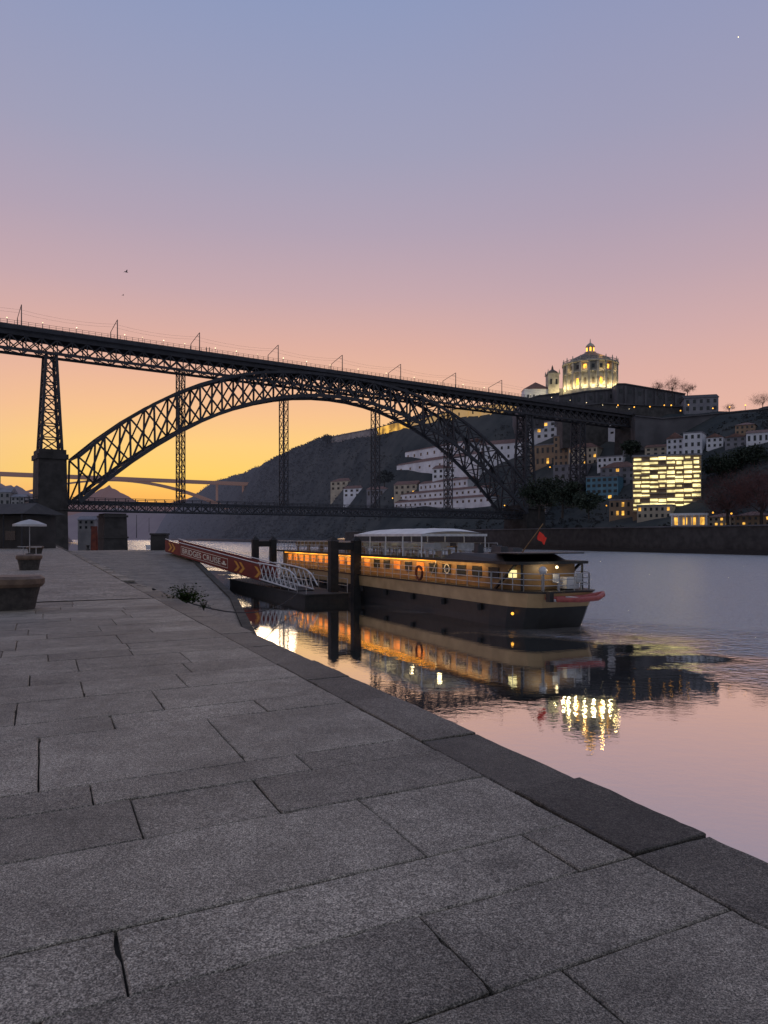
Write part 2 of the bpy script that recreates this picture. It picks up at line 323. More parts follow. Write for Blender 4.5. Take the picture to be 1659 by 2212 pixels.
for a0,a1,js in courses:
    if js is None:
        js=[]; n=-2.2+random.uniform(0,1.0)
        while n<1.9: js.append(n); n+=random.uniform(1.0,1.9)
    ed=[-3.2]+[j for j in js]+[KI]
    x=-3.2; pre=[]
    while x>-10: 
        y=x-random.uniform(.9,1.7); pre.append((y,x)); x=y
    for p in pre: slab(b,p[0],p[1],a0,a1,random.uniform(.75,1.15))
    for p,q in zip(ed,ed[1:]):
        if q-p>.15: slab(b,p,q,a0,a1,random.uniform(.72,1.2))
struct(b.build('quay_paving',M['slab']))
b=MB(); quad_na(b,-9.5,KI-.01,AEND+.35,120,QZ-.002,.85); quad_na(b,-60,-9.52,-40,120,QZ-.002,.85); quad_na(b,-60,2.5,120,200,QZ-.002,.85); struct(b.build('cobbled_quay',M['cobble']))
b=MB(); ks=[-2.5,-1.2,.1,1.45,2.70,3.74,4.98,6.5,7.7]
while ks[-1]<24: ks.append(ks[-1]+random.uniform(1.0,1.6))
for i,(a0,a1) in enumerate(zip(ks,ks[1:])):
    slab(b,KI,KO+random.uniform(-.02,.02),a0,a1,.28 if i==4 else random.choice([.42,.52,.62,.72]),gap=.006,z=QZ+.004,skew=.05,jit=.009,rough=.008)
while ks[-1]<88:
    a0=ks[-1]; a1=a0+random.uniform(1.0,1.7); ks.append(a1)
    if 25.5<a0<28 : continue
    slab(b,KI+random.uniform(-.02,.02),KO-.08+random.uniform(-.1,.06),a0,a1,random.uniform(.5,1.15),gap=.02,z=QZ+.02,skew=.05,jit=.02,rough=.02)
struct(b.build('quay_kerb',M['slab']))
b=MB()
b.add([NA(3.17,-40,QZ-.06),NA(3.17,205,QZ-.06),NA(3.25,205,WZ-1.5),NA(3.25,-40,WZ-1.5)],[(0,1,2,3)])
b.add([NA(2.6,-40,QZ-.062),NA(3.17,-40,QZ-.062),NA(3.17,205,QZ-.062),NA(2.6,205,QZ-.062)],[(0,1,2,3)])
struct(b.build('quay_wall',M['mossy']))
ol=[(6.5,27,-5.4),(9.0,33,-4.8),(12.6,52,-4.4),(14.0,70,-3.0),(15.3,87,-1.66),(15.6,97,-1.64)]
b=MB(); K=8; rows=[]
for n,a_,z in ol: rows.append([NA(3.18+(n-3.18)*i/K,a_,z+ (random.uniform(-.04,.04) if 0<i<K else 0)) for i in range(K+1)])
vsr=[v for r in rows for v in r]
b.add(vsr,[(j*(K+1)+i,j*(K+1)+i+1,(j+1)*(K+1)+i+1,(j+1)*(K+1)+i) for j in range(len(ol)-1) for i in range(K)],.65)
struct(b.build('slipway',M['cobble']))
b=MB()
for (n0,a0,z0),(n1,a1,z1) in zip(ol,ol[1:]):
    b.add([NA(n0,a0,z0),NA(n1,a1,z1),NA(n1+.5,a1,WZ-1),NA(n0+.5,a0,WZ-1)],[(0,1,2,3)])
b.add([NA(3.2,97,-1.64),NA(15.6,97,-1.64),NA(15.6,97.2,WZ-1),NA(3.2,97.2,WZ-1)],[(0,1,2,3)])
for (n0,a0,z0),(n1,a1,z1) in zip(ol[1:],ol[2:]): b.bar(NA(n0-.2,a0,z0+.05),NA(n1-.2,a1,z1+.05),.5,.2)
struct(b.build('slipway_wall',M['mossy']))
def weed(px,py,D,hh,nl,label):
    p=P(px,py,D); b=MB()
    for i in range(nl):
        az=random.uniform(0,6.28); el=random.uniform(.1,1.4); ln=hh*random.uniform(.35,1.0)
        d=Vector((math.cos(az)*math.cos(el),math.sin(az)*math.cos(el),math.sin(el)*.8))
        tip=d*ln
        for t in (.4,.6,.75,.88,1.0):
            c=tip*t; l=hh*.11*random.uniform(.6,1.3); a=random.uniform(0,6.28); dd=Vector((math.cos(a),math.sin(a),random.uniform(-.3,.7))).normalized(); ss=dd.cross(Vector((random.random(),random.random(),1))).normalized()*l*.35
            b.add([c,c+dd*l*.5+ss,c+dd*l,c+dd*l*.5-ss],[(0,1,2,3)])
    st=MB()
    for i in range(8):
        az=i*.8; st.tube([(0,0,-.05),(math.cos(az)*hh*.35,math.sin(az)*hh*.35,hh*.7)],[.008,.004],4)
    t=thing('weed_bush',label,'weed',p)
    b.build('leaves',M['leafw'],t); st.build('stem',M['bark'],t)
weed(402,1303,19.5,.68,200,'leafy green weed bush growing from the broken quay kerb')
weed(440,1314,17.0,.25,60,'low weed tuft sprouting from kerb just right of the weed bush')
weed(300,1272,24.0,.18,40,'tiny weed tuft on the kerb left of the weed bush')
# ---------------------------------------------------------------- far bank terrain
TOP=[(0,46),(190,50),(240,56),(290,64),(330,73),(380,80),(440,83),(560,85),(650,92),(800,87),(920,82),(1105,83),(1290,67),(1560,46),(1900,20)]
WD=[(0,105),(250,92),(330,80),(450,58),(1900,58)]
def zt(n,a):
    d=n-174; top=interp(a,TOP)
    st=interp(a,[(0,14),(330,14),(430,3),(2000,3)]); W=interp(a,WD)
    t=max(0,min(1,(d-st)/W)); s=t*t*(3-2*t); s=.55*s+.45*t
    base=interp(a,[(0,2.7),(380,2.7),(460,-2),(2000,-3)])
    z=base+(top-base)*s
    if d>st: z+=noise.fractal(Vector((n*.03,a*.03,0)),1,2,4)*1.6*min(1,(d-st)/15)
    if d>st+W: z-= (d-st-W)*.03
    return z
b=MB(); ns=[174+x for x in (0,5,10,14,18,23,28,33,38,43,48,54,60,66,72,78,85,92,100,110,125,150,200,300,500)]
als=list(range(-200,100,25))+list(range(100,520,6))+list(range(520,2000,14))
vsr=[NA(n,a,zt(n,a)) for a in als for n in ns]; k=len(ns)
b.add(vsr,[(j*k+i,j*k+i+1,(j+1)*k+i+1,(j+1)*k+i) for j in range(len(als)-1) for i in range(k-1)])
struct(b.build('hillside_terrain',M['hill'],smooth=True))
rw=thing('river_wall','dark stone river wall along the far bank below the houses','wall',NA(173,200,WZ))
b=MB(); b.prism([(NA(n,a).x,NA(n,a).y) for n,a in ((172.9,-200),(174.4,-200),(174.4,430),(172.9,430))],WZ-1,2.9); b.build('wall',M['pier'],rw,True)
b=MB(); b.prism([(NA(n,a).x,NA(n,a).y) for n,a in ((172.5,-200),(174.6,-200),(174.6,430),(172.5,430))],2.95,3.3); b.build('coping',M['wallblue'],rw,True)
b=MB(); b.prism([(NA(n,a).x,NA(n,a).y) for n,a in ((171.6,-200),(172.85,-200),(172.85,430),(171.6,430))],WZ-1,WZ+1.3); b.build('footing',M['pile'],rw,True)
def hit(px,py,D=150.0):
    k=(px-CX)/F; e=(HY-py)/F
    while D<1500:
        x=k*D; n=.9068*x+.4216*D; a=-.4216*x+.9068*D
        if n>174 and zt(n,a)>=e*D: return D
        D+=1.0
    return None
def ridge(name,prof,D,depth,m):
    b=MB(); k=len(prof); vs=[]
    for px,py in prof:
        p=P(px,py,D); vs+= [Vector((p.x,D-depth*.5,WZ-2)),p+Vector((0,0,random.uniform(-1,1))),Vector((p.x*1.3,D+depth,WZ-2))]
    b.add(vs,[(3*i+j,3*i+3+j,3*i+4+j,3*i+1+j) for i in range(k-1) for j in (0,1)]); struct(b.build(name,m))
def dens(pr,st=6,amp=1.6):
    o=[];x=pr[0][0]
    while x<=pr[-1][0]: o.append((x,interp(x,pr)+noise.noise(Vector((x*.09,1,0)))*amp*2)); x+=st
    return o
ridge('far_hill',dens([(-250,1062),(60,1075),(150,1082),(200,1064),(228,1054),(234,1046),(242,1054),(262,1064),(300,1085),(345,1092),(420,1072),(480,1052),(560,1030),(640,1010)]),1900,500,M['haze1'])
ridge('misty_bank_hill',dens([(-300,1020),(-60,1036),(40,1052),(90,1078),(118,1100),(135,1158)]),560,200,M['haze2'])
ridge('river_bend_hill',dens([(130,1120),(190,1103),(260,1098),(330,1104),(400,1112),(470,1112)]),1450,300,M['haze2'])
# ---------------------------------------------------------------- arch bridge
U=Vector((.834,.552,0)); Mv=Vector((-.552,.834,0)); L0=Vector((-87.3,208,0))
def B(d,m,z): return L0+U*d+Mv*m+Vector((0,0,z))
def distpx(px): k=(px-CX)/F; return ((103+198*k)/(219-145*k)-.0715)*262.6
br=thing('arch_bridge','huge two-deck iron arch bridge with lattice trusses spanning the river','bridge',B(84,0,WZ))
DE0,DE1=-75,240
b=MB(); b.bar(B(DE0,0,56.0),B(DE1,0,56.0),8.2,.7); 
for m in (-4.1,4.1): b.bar(B(DE0,m,55.8),B(DE1,m,55.8),.35,1.2)
for m in (-3,3): b.bar(B(DE0,m,54.5),B(DE1,m,54.5),.7,1.1)
b.build('upper_deck',M['iron'],br,True)
b=MB()
for m in (-3,3):
    b.bar(B(DE0,m,50.2),B(DE1,m,50.2),.6,.7)
    x=DE0; 
    while x<DE1-3.5:
        b.bar(B(x,m,50.3),B(x+3.9,m,54.0),.32,.28); b.bar(B(x,m,54.0),B(x+3.9,m,50.3),.32,.28); b.bar(B(x,m,50.3),B(x,m,54.0),.3,.3); x+=3.9
x=DE0
while x<DE1-4: b.bar(B(x,-3,50.2),B(x,3,50.2),.35,.35); b.bar(B(x,-3,50.3),B(x+7.8,3,50.3),.25,.25); x+=7.8
b.build('upper_girder',M['iron'],br,True)
for m in (-4.15,4.15):
    b=MB(); 
    for z in (56.5,56.95,57.45): b.bar(B(DE0,m,z),B(DE1,m,z),.06,.06)
    x=DE0
    while x<DE1: b.bar(B(x,m,56.2),B(x,m,57.45),.09,.09); x+=1.7
    b.build('deck_railing',M['iron_lt'],br,True)
SP=168.0
def zb(t): return 9.5+38.2*(1-abs(2*t-1)**2.03)
def zp(t): return 22+32.6*(1-abs(2*t-1)**2.5)
def hw(t,top): 
    q=abs(2*t-1)**2; return 3.4+ (4.6 if not top else 2.9)*q
NP=24
for sgn in (-1,1):
    b=MB(); bb=[];tt=[]
    for i in range(NP+1):
        t=i/NP; bb.append(B(t*SP,sgn*hw(t,0),zb(t))); tt.append(B(t*SP,sgn*hw(t,1),zp(t)))
    for i in range(NP):
        b.bar(bb[i],bb[i+1],.95,1.0); b.bar(tt[i],tt[i+1],.85,.85)
        b.bar(bb[i],tt[i+1],.48,.45); b.bar(tt[i],bb[i+1],.48,.45)
    for i in range(NP+1): b.bar(bb[i],tt[i],.5,.5)
    b.build('arch_rib',M['iron'],br,True)
b=MB()
for i in range(NP+1):
    t=i/NP
    b.bar(B(t*SP,-hw(t,0),zb(t)),B(t*SP,hw(t,0),zb(t)),.4,.4); b.bar(B(t*SP,-hw(t,1),zp(t)),B(t*SP,hw(t,1),zp(t)),.4,.4)
    if i<NP:
        t2=(i+1)/NP
        for s in (-1,1):
            b.bar(B(t*SP,-s*hw(t,0),zb(t)),B(t2*SP,s*hw(t2,0),zb(t2)),.28,.28); b.bar(B(t*SP,-s*hw(t,1),zp(t)),B(t2*SP,s*hw(t2,1),zp(t2)),.28,.28)
b.build('arch_cross_bracing',M['iron'],br,True)
def tower(d,z0,z1,hu0,hu1,hm0,hm1,n,wl=.5,wb=.25,name='lattice_tower',m='iron'):
    b=MB()
    def c(i,a,e):
        t=i/n; z=z0+(z1-z0)*t; hu=hu0+(hu1-hu0)*t; hm=hm0+(hm1-hm0)*t; return B(d+a*hu,e*hm,z)
    cs=[(-1,-1),(1,-1),(1,1),(-1,1)]
    for i in range(n):
        for j in range(4):
            p=cs[j];q=cs[(j+1)%4]
            b.bar(c(i,*p),c(i+1,*p),wl); b.bar(c(i,*p),c(i+1,*q),wb); b.bar(c(i,*q),c(i+1,*p),wb); b.bar(c(i+1,*p),c(i+1,*q),wb)
    b.build(name,M[m],br,True)
tower(-6.2,23.5,50,2.7,1.3,2.9,2.4,7,.65,.3)
tower(-62,20,50,3.0,1.6,3.3,2.6,7,.75,.38)
tower(174,12,50,3.0,1.6,3.3,2.6,9,.7,.32)
tower(206,22,50,2.2,1.4,2.8,2.4,7,.55,.28)
for d,z1 in ((30.5,50),(65,46.5),(101,46.5),(134,50)): tower(d,9.5,z1,.85,.85,1.5,1.5,int((z1-9.5)/3.4),.28,.13,'hanger')
b=MB(); b.bar(B(-12,0,9.4),B(186,0,9.4),8,.35)
for m in (-4,4):
    b.bar(B(-12,m,10.0),B(186,m,10.0),.35,.4); b.bar(B(-12,m,7.4),B(186,m,7.4),.4,.4)
    x=-12
    while x<184: b.bar(B(x,m,7.4),B(x+2.8,m,10),.22,.22); b.bar(B(x,m,10),B(x+2.8,m,7.4),.22,.22); b.bar(B(x,m,7.4),B(x,m,11),.2,.2); x+=2.8
    b.bar(B(-12,m,11),B(186,m,11),.15,.15)
b.build('lower_deck',M['iron'],br,True)
rz=math.atan2(U.y,U.x)
def pier(d,m,w,dp,z0,z1,name='stone_pier'):
    b=MB(); c=B(d,m,0)
    h=z1-z0
    b.box((c.x,c.y,z0+h*.46),(w*1.12,dp*1.08,h*.92),rz,taper=.9)
    b.box((c.x,c.y,z0+h*.93),(w*1.12,dp*1.1,h*.045),rz); b.box((c.x,c.y,z0+h*.97),(w*.98,dp,h*.05),rz)
    b.box((c.x,c.y,z0+h*.45),(w*1.15,dp*1.12,.5),rz)
    b.build(name,M['pier'],br,True)
pier(-6.2,0,7.0,9.5,WZ-1,24)
pier(10.5,0,6.0,8,WZ-1,6.8)
pier(174,0,10,13,WZ-1,13)
pier(206,0,6,9,4,23)
pier(243,0,12,11,20,56)
pier(-62,0,8,12,-2,21)
mpx=[43,247,422,590,727,852,970,1069]
root=thing('catenary_mast','leftmost tram wire mast standing on the upper bridge deck','mast',B(distpx(mpx[0]),0,56.35),rz,'tram wire masts on the bridge')
b=MB(); b.tube([(0,-3.9,0),(0,-3.9,5.6)],[.16,.12],6); b.build('near_post',M['iron_lt'],root)
b=MB(); b.tube([(0,3.9,0),(0,3.9,3.9)],[.16,.12],6); b.build('far_post',M['iron_lt'],root)
b=MB(); b.bar((0,-3.9,5.6),(0,3.9,3.9),.13); b.bar((0,-3.9,4.4),(0,-1.6,5.1),.1); b.build('cross_arm',M['iron_lt'],root)
for i,px in enumerate(mpx[1:],1):
    dup(root,B(distpx(px),0,56.35),rz,ORD[i]+' tram wire mast from the left on the upper bridge deck')
for m,lb in ((-1.6,'nearer tram wire strung between the masts above the bridge'),(1.6,'farther tram wire strung between the masts above the bridge')):
    ds=[DE0]+[distpx(p) for p in mpx]+[DE1]; b=MB(); pts=[]
    for d0,d1 in zip(ds,ds[1:]):
        for k in range(6): pts.append(B(d0+(d1-d0)*k/6,m,61.2-.8*(1-(k/3-1)**2)))
    b.tube(pts,.018,4)
    tag(b.build('tram_wire',M['iron_lt'],loc=B(84,0,61)),lb,'wire')
root=thing('deck_lamp','leftmost small lit lamp on the upper bridge deck railing','lamp',B(distpx(12),-4.15,56.4),0,'lit lamps along the upper bridge deck')
MB().tube([(0,0,0),(0,0,1.4)],.05,5).build('post',M['iron_lt'],root); MB().ball((0,0,1.5),.13,8).build('globe',M['lamp'],root)
lps=[88,160,262,300,345,390,455,500,545,600,650,700,760,820,880,930,985,1030,1085,1130,1175,1215,1250,1285,1315,1342]
for i,px in enumerate(lps,1): dup(root,B(distpx(px),-4.15,56.4),0,ORD[i]+' small lit lamp from the left on the upper bridge deck railing')
def person(px,m,label):
    t=thing('person',label,'person',B(distpx(px),m,56.36),random.uniform(0,6))
    b=MB(); b.tube([(0,.09,0),(0,.09,.45),(0,.08,.85)],[.06,.07,.1],8); b.tube([(0,-.09,0),(.08,-.09,.45),(0,-.08,.85)],[.06,.07,.1],8)
    b.lathe([(.12,.8),(.17,.95),(.16,1.15),(.21,1.38),(.1,1.48),(.06,1.5),(.06,1.55)],(0,0,0),10,.7,1.1); b.ball((0,0,1.64),.11,8,1.2)
    for s in (-1,1): b.tube([(0,s*.2,1.4),(.03,s*.27,1.12),(.1,s*.25,.85)],[.06,.05,.035],6)
    b.build('body',M['cloth'],t,smooth=True)
person(438,-3.3,'left one of two people walking on the upper bridge deck in dark clothes')
person(444,-3.5,'right one of two people walking on the upper bridge deck in dark clothes')
# ---------------------------------------------------------------- distant concrete bridge
cb=thing('concrete_bridge','distant pale concrete bridge with one shallow arch seen under the iron bridge','bridge',P(200,1160,700))
A0=P(-120,1019,640); A1=P(540,1046,860)
def cbp(t,dz=0): return A0.lerp(A1,t)+Vector((0,0,dz))
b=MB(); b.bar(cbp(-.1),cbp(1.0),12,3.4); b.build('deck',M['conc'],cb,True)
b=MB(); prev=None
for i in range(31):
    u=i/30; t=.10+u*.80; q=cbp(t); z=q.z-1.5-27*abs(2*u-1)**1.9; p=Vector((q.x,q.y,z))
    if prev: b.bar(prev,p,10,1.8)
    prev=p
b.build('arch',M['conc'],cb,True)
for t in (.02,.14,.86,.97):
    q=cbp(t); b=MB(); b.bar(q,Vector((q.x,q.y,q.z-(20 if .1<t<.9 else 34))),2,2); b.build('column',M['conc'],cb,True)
# ---------------------------------------------------------------- houses
winm={}; HS=[]
def winmesh(w,h,lit):
    key=(round(w,1),round(h,1),lit)
    if key not in winm:
        o=MB().box((0,0,0),(w,.12,h)).build('window',M[lit]); me=o.data; bpy.data.objects.remove(o); winm[key]=me
    return winm[key]
def house(label,x0,x1,y0,y1,wall='white',roof='gable',fl=2,co=4,D=None,yaw=None,depth=9,lit=0.08,litmat='lit',name='house',cat='house',rm='roof',ww=.42,wh=.5,group='houses on the far bank',off=0,chimney=False):
    if yaw is None: yaw=-58 if (x1-x0)/(y1-y0)>2.6 else -34
    xm=(x0+x1)/2
    if D is None:
        D=hit(xm,y1)
        if D is None: D=380
        D+=off
    p=P(xm,y1,D); u=Vector((math.cos(R(yaw)),math.sin(R(yaw)),0)); nr=Vector((u.y,-u.x,0)); 
    p=p+nr*1.5; p.z=(HY-y1)/F*p.y
    def sol(px): k=(px-CX)/F; return (k*p.y-p.x)/(u.x-k*u.y)
    s0,s1=sol(x0),sol(x1); W=s1-s0; q=p+u*((s0+s1)/2); H=(y1-y0)/F*p.y
    HS.append((q.copy(),u,W/2,nr,depth))
    t=thing(name,label,cat,q,R(yaw),group)
    rh=min(H*.28,depth*.3,3.2) if roof!='flat' else .5
    hh=H-rh
    MB().box((0,depth/2,hh/2-6),(W,depth,hh+12)).build('wall',M[wall],t)
    b=MB(); o=.35
    if roof=='gable':
        b.add([(-W/2-o,-o,hh+.003),(W/2+o,-o,hh+.003),(W/2+o,depth+o,hh+.003),(-W/2-o,depth+o,hh+.003),(-W/2-o,depth/2,hh+rh),(W/2+o,depth/2,hh+rh)],[(0,1,5,4),(2,3,4,5),(1,2,5),(3,0,4),(3,2,1,0)])
    elif roof=='hip':
        k=min(W/2*.8,depth/2)
        b.add([(-W/2-o,-o,hh+.003),(W/2+o,-o,hh+.003),(W/2+o,depth+o,hh+.003),(-W/2-o,depth+o,hh+.003),(-W/2+k,depth/2,hh+rh),(W/2-k,depth/2,hh+rh)],[(0,1,5,4),(2,3,4,5),(1,2,5),(3,0,4),(3,2,1,0)])
    elif roof=='front':
        b.add([(-W/2-o,-o,hh+.003),(W/2+o,-o,hh+.003),(0,-o,hh+rh),(-W/2-o,depth+o,hh+.003),(W/2+o,depth+o,hh+.003),(0,depth+o,hh+rh)],[(0,1,2),(5,4,3),(1,4,5,2),(0,2,5,3),(0,3,4,1)])
    else: b.box((0,depth/2,hh+.25),(W+.3,depth+.3,.5))
    ro=b.build('roof',M[rm if roof!='flat' else 'grey'],t)
    fh=hh/fl; cw=W/co
    for f in range(fl):
        for c in range(co):
            kk=litmat if random.random()<lit else 'pane'
            me=winmesh(min(cw*ww,2.6),fh*wh,kk); o=bpy.data.objects.new('window',me); C.objects.link(o); o.parent=t; o.location=(-W/2+cw*(c+.5),-.03,fh*(f+.52))
    return t
house('long white lodge with bare upper wall left of the arch foot, upper row',875,1010,958,988,fl=1,co=9,wh=.3,ww=.2,lit=0,depth=14)
house('wide white lodge wall directly below the long upper lodge',857,1035,984,1017,fl=1,co=8,wh=.22,ww=.15,lit=0,depth=10)
house('white gabled lodge behind the arch, right of the long white lodge',1035,1135,948,996,fl=2,co=7,ww=.3,wh=.35,lit=0)
house('white house with reddish roof below the stepped lodge',934,1010,1002,1034,fl=2,co=6,lit=.0)
house('long white terrace building with a row of dark windows, top tier',905,1010,1034,1058,fl=1,co=10,lit=.0,depth=8,wh=.35,ww=.3)
house('grey-roofed house at left end of the white terraces',851,900,1038,1070,'cream',fl=2,co=4,lit=0.05)
house('long low white terrace building with arched windows, middle tier',862,1045,1056,1076,fl=1,co=16,lit=.0,depth=6,wh=.35,ww=.3)
house('long low white terrace building nearest the lower deck',852,1060,1074,1094,fl=1,co=18,lit=.0,depth=6,wh=.35,ww=.3)
house('cream hillside house with hipped roof left of the white terraces',714,760,1032,1060,'cream','hip',fl=2,co=4,lit=0)
house('small white house just right of the cream hillside house',742,790,1048,1074,'white',fl=2,co=4,lit=0)
house('dark low house on the slope right of the small white house',792,838,1050,1074,'grey',fl=1,co=5,lit=0.0)
house('tall white house with lit windows beneath the bridge deck end',1143,1216,900,948,'white','hip',fl=3,co=5,lit=.2)
house('pale blue-white wall house right of the tall white house',1216,1330,912,950,'white',fl=2,co=8,lit=.0,wh=.3)
house('narrow ochre block between the arch and the blue building',1196,1228,940,1008,'ochre','flat',fl=5,co=3,lit=.05)
house('brown building with a lit terrace under the upper deck',1145,1200,960,1008,'ochre','flat',fl=2,co=5,lit=.25)
house('grey house with lit strip windows right of the ochre block',1228,1290,955,1005,'cream','hip',fl=3,co=6,lit=.15)
house('pale blue-grey stepped building left of the blue building',1195,1268,1003,1036,'grey','flat',fl=2,co=5,lit=.0)
house('white terrace wall house above the blue building',1290,1345,985,1012,'white','flat',fl=2,co=5,lit=.0)
house('blue clad building with stepped flat roof',1266,1335,1028,1080,'blue','flat',fl=4,co=6,lit=.04,ww=.6)
house('taller grey-blue block attached behind the blue clad building',1297,1372,996,1060,'grey','hip',fl=4,co=5,lit=.03,off=4)
house('cream square house on the terrace above the glowing building, left',1393,1440,958,986,'cream',fl=2,co=3,lit=.05)
house('white tall house above the glowing building, centre',1440,1476,934,984,'white','front',fl=3,co=3,lit=.0)
house('white flat house above the glowing building, right',1476,1516,933,985,'white','flat',fl=3,co=3,lit=.0)
house('grey house with pointed gable right of the white houses',1526,1562,936,968,'white','front',fl=2,co=3,lit=0.0)
house('ochre two storey house on the upper right slope',1588,1630,910,938,'ochre','hip',fl=2,co=4,lit=.0)
house('grey gabled house at right slope below the ochre house',1566,1612,936,965,'grey','front',fl=2,co=3,lit=.0)
house('white gabled house at the right picture edge',1612,1662,926,958,'white','gable',fl=1,co=4,lit=.0)
house('brown brick low house below the glowing building',1316,1376,1078,1118,'ochre','flat',fl=2,co=5,lit=.2)
house('cream waterfront house beside the brown low house',1376,1450,1090,1121,'cream','flat',fl=2,co=6,lit=.2)
house('ochre waterfront house with lit windows at the right edge',1588,1665,1104,1138,'ochre','hip',fl=2,co=6,lit=.3)
house('small cream waterfront house left of the right edge house',1530,1588,1108,1138,'cream','hip',fl=2,co=5,lit=.2)
house('dark waterfront shed at the right foot of the arch',1130,1180,1085,1116,'grey','gable',fl=1,co=4,lit=.2)
house('grey terrace wall house below the monastery wall',1345,1400,948,972,'grey','gable',fl=1,co=5,lit=.1)
house('dark house with sloping roof on the skyline right of the church wall',1478,1552,847,890,'grey','gable',fl=2,co=5,D=350,lit=.0,depth=14,rm='roof_dk',yaw=-15)
house('low dark garden house on the skyline at the far right',1640,1700,872,895,'grey','gable',fl=1,co=4,D=330,lit=.0,rm='roof_dk')
t=thing('pavilion','small white open pavilion with columns and flat roof at the river wall','pavilion',P(1488,1139,222),R(-25))
MB().box((0,3,3.9),(10.8,7,.7)).build('roof',M['whitep'],t); MB().box((0,4.5,1.7),(10,3.5,3.7)).build('wall',M['white'],t)
for i in range(6): MB().box((-4.8+i*1.92,-.2,1.7),(.35,.35,3.7)).build('column',M['whitep'],t)
for i in range(4): MB().box((-3.6+i*2.4,2.7,1.9),(1.2,.1,2.2)).build('window',M['lit'],t)
D=hit(1440,1105) or 245; W=138/F*D; H=120/F*D
gb=thing('glass_building','brightly lit glass-fronted building glowing pale yellow on every floor','building',P(1440,1105,D),R(-18)); HS.append((P(1440,1105,D),Vector((.95,-.31,0)),W/2,Vector((-.31,-.95,0)),12))
MB().box((0,6.3,H/2-4),(W,12,H+8)).build('wall',M['ochre'],gb)
MB().box((0,6,H+.3),(W+.6,13,.6)).build('roof',M['grey'],gb)
nf=12; nc_=8
for f in range(nf+1): MB().box((0,.0,H*f/nf),(W,.9,.22)).build('floor_slab',M['cream'],gb)
for c in range(0,nc_+1,2): MB().box((-W/2+.1+(W-.2)*c/nc_,-.1,H/2),(.1,.5,H)).build('mullion',M['cream'],gb)
for f in range(nf):
    for c in range(nc_):
        cw=(W-.2)/nc_
        if random.random()<.10: continue
        hg=H/nf*random.choice([.3,.42,.52,.62]); wd=cw*random.choice([.6,.9,.99,.99]); MB().box((-W/2+.1+cw*(c+.5)+random.uniform(-.1,.1),.15,H*(f+.5)/nf+random.uniform(-.2,.2)),(wd,.3,hg)).build('lit_pane',M['litw'],gb)
for i,(x0,x1,y0,y1,lb) in enumerate([(-14,22,1052,1092,'pale misty house at the left edge behind the dark awning roof'),(24,52,1066,1092,'small misty gabled house right of the one at the left edge'),(168,204,1114,1145,'pale low building under the lower deck beside the stone pier')]):
    house(lb,x0,x1,y0,y1,'stone_lt','gable',fl=2,co=3,D=300 if i<2 else 236,yaw=10,lit=0,group='misty buildings at the left',rm='grey')
# ---------------------------------------------------------------- church
cc=P(1275,852,410); ch=thing('round_church','floodlit round hilltop church with domed lantern and bell tower','church',cc)
r=13.4
b=MB(); b.lathe([(r+1.6,-14),(r+1.6,1.0),(r+1.2,1.3),(r,1.4),(r,9.0),(r,15.2)],(0,0,0),48); b.build('drum',M['church'],ch)
b=MB(); b.lathe([(r,9.9),(r+1.3,10.1),(r+1.3,10.7),(r,10.9)],(0,0,0),48); b.build('string_course',M['church'],ch)
b=MB(); b.lathe([(r+.2,15.2),(r+1.9,15.7),(r+1.9,16.5),(r+.4,16.7),(r,16.71)],(0,0,0),48); b.build('cornice',M['church'],ch)
for i in range(20):
    t=2*math.pi*i/20; MB().box(((r+.7)*math.cos(t),(r+.7)*math.sin(t),8.2),(1.5,1.2,14.1),t).build('pilaster',M['church'],ch)
    MB().box(((r+1.3)*math.cos(t),(r+1.3)*math.sin(t),17.9),(.6,.6,2.4),t,taper=.4).build('pinnacle',M['church'],ch)
for i in range(20):
    t=2*math.pi*(i+.5)/20
    MB().box(((r+.05)*math.cos(t),(r+.05)*math.sin(t),13),(.35,1.5,2.2),t).build('window',M['lampo'] if i in (13,16) else M['pane'],ch)
    b=MB(); n_=[]; 
    for z,yy in ((3,-.7),(3,.7),(6.0,.7),(6.7,.5),(7.0,0),(6.7,-.5),(6.0,-.7)):
        n_.append(((r+.12)*math.cos(t)-yy*math.sin(t),(r+.12)*math.sin(t)+yy*math.cos(t),z))
    b.add(n_,[tuple(range(7))]); b.build('arched_niche',M['lampo'] if i in (12,15,17) else M['lead'],ch)  # a few niches glow by material, no lamp stands in them
b=MB(); b.lathe([(r+.3,16.75),(r-1.2,17.6),(10.5,19.2),(6,21.4),(3.4,22.6),(3.0,22.65)],(0,0,0),40); b.build('dome',M['lead'],ch)
la=MB().lathe([(3.2,22.6),(3.2,23.2),(2.1,23.4),(2.1,26),(2.6,26.3),(1.9,27.4),(.8,28.3),(.3,28.7),(.15,30.8)],(0,0,0),12).build('lantern',M['church'],ch)
for i in range(6):
    t=i*math.pi/3+.3; MB().box((2.05*math.cos(t),2.05*math.sin(t),24.7),(.3,.9,2),t).build('lantern_window',M['lampo'],la)
b=MB(); rr=r+1.4
for i in range(60):
    t=2*math.pi*i/60; b.bar((rr*math.cos(t),rr*math.sin(t),16.5),(rr*math.cos(t),rr*math.sin(t),17.5),.15)
for i in range(40):
    t=2*math.pi*i/40;t2=2*math.pi*(i+1)/40; b.bar((rr*math.cos(t),rr*math.sin(t),17.5),(rr*math.cos(t2),rr*math.sin(t2),17.5),.22)
b.build('balustrade',M['church'],ch)
tx=(1195-1275)/F*410
b=MB(); b.box((tx,2,3),(6.0,7,16)); b.box((tx,2,11.3),(7.0,7.8,.6)); b.build('bell_tower',M['church'],ch)
b=MB(); b.lathe([(3.3,11.6),(3.0,12.6),(1.6,13.6),(.7,14.2),(.5,15.4),(.1,16.6)],(tx,2,0),10); b.build('tower_cap',M['lead'],ch)
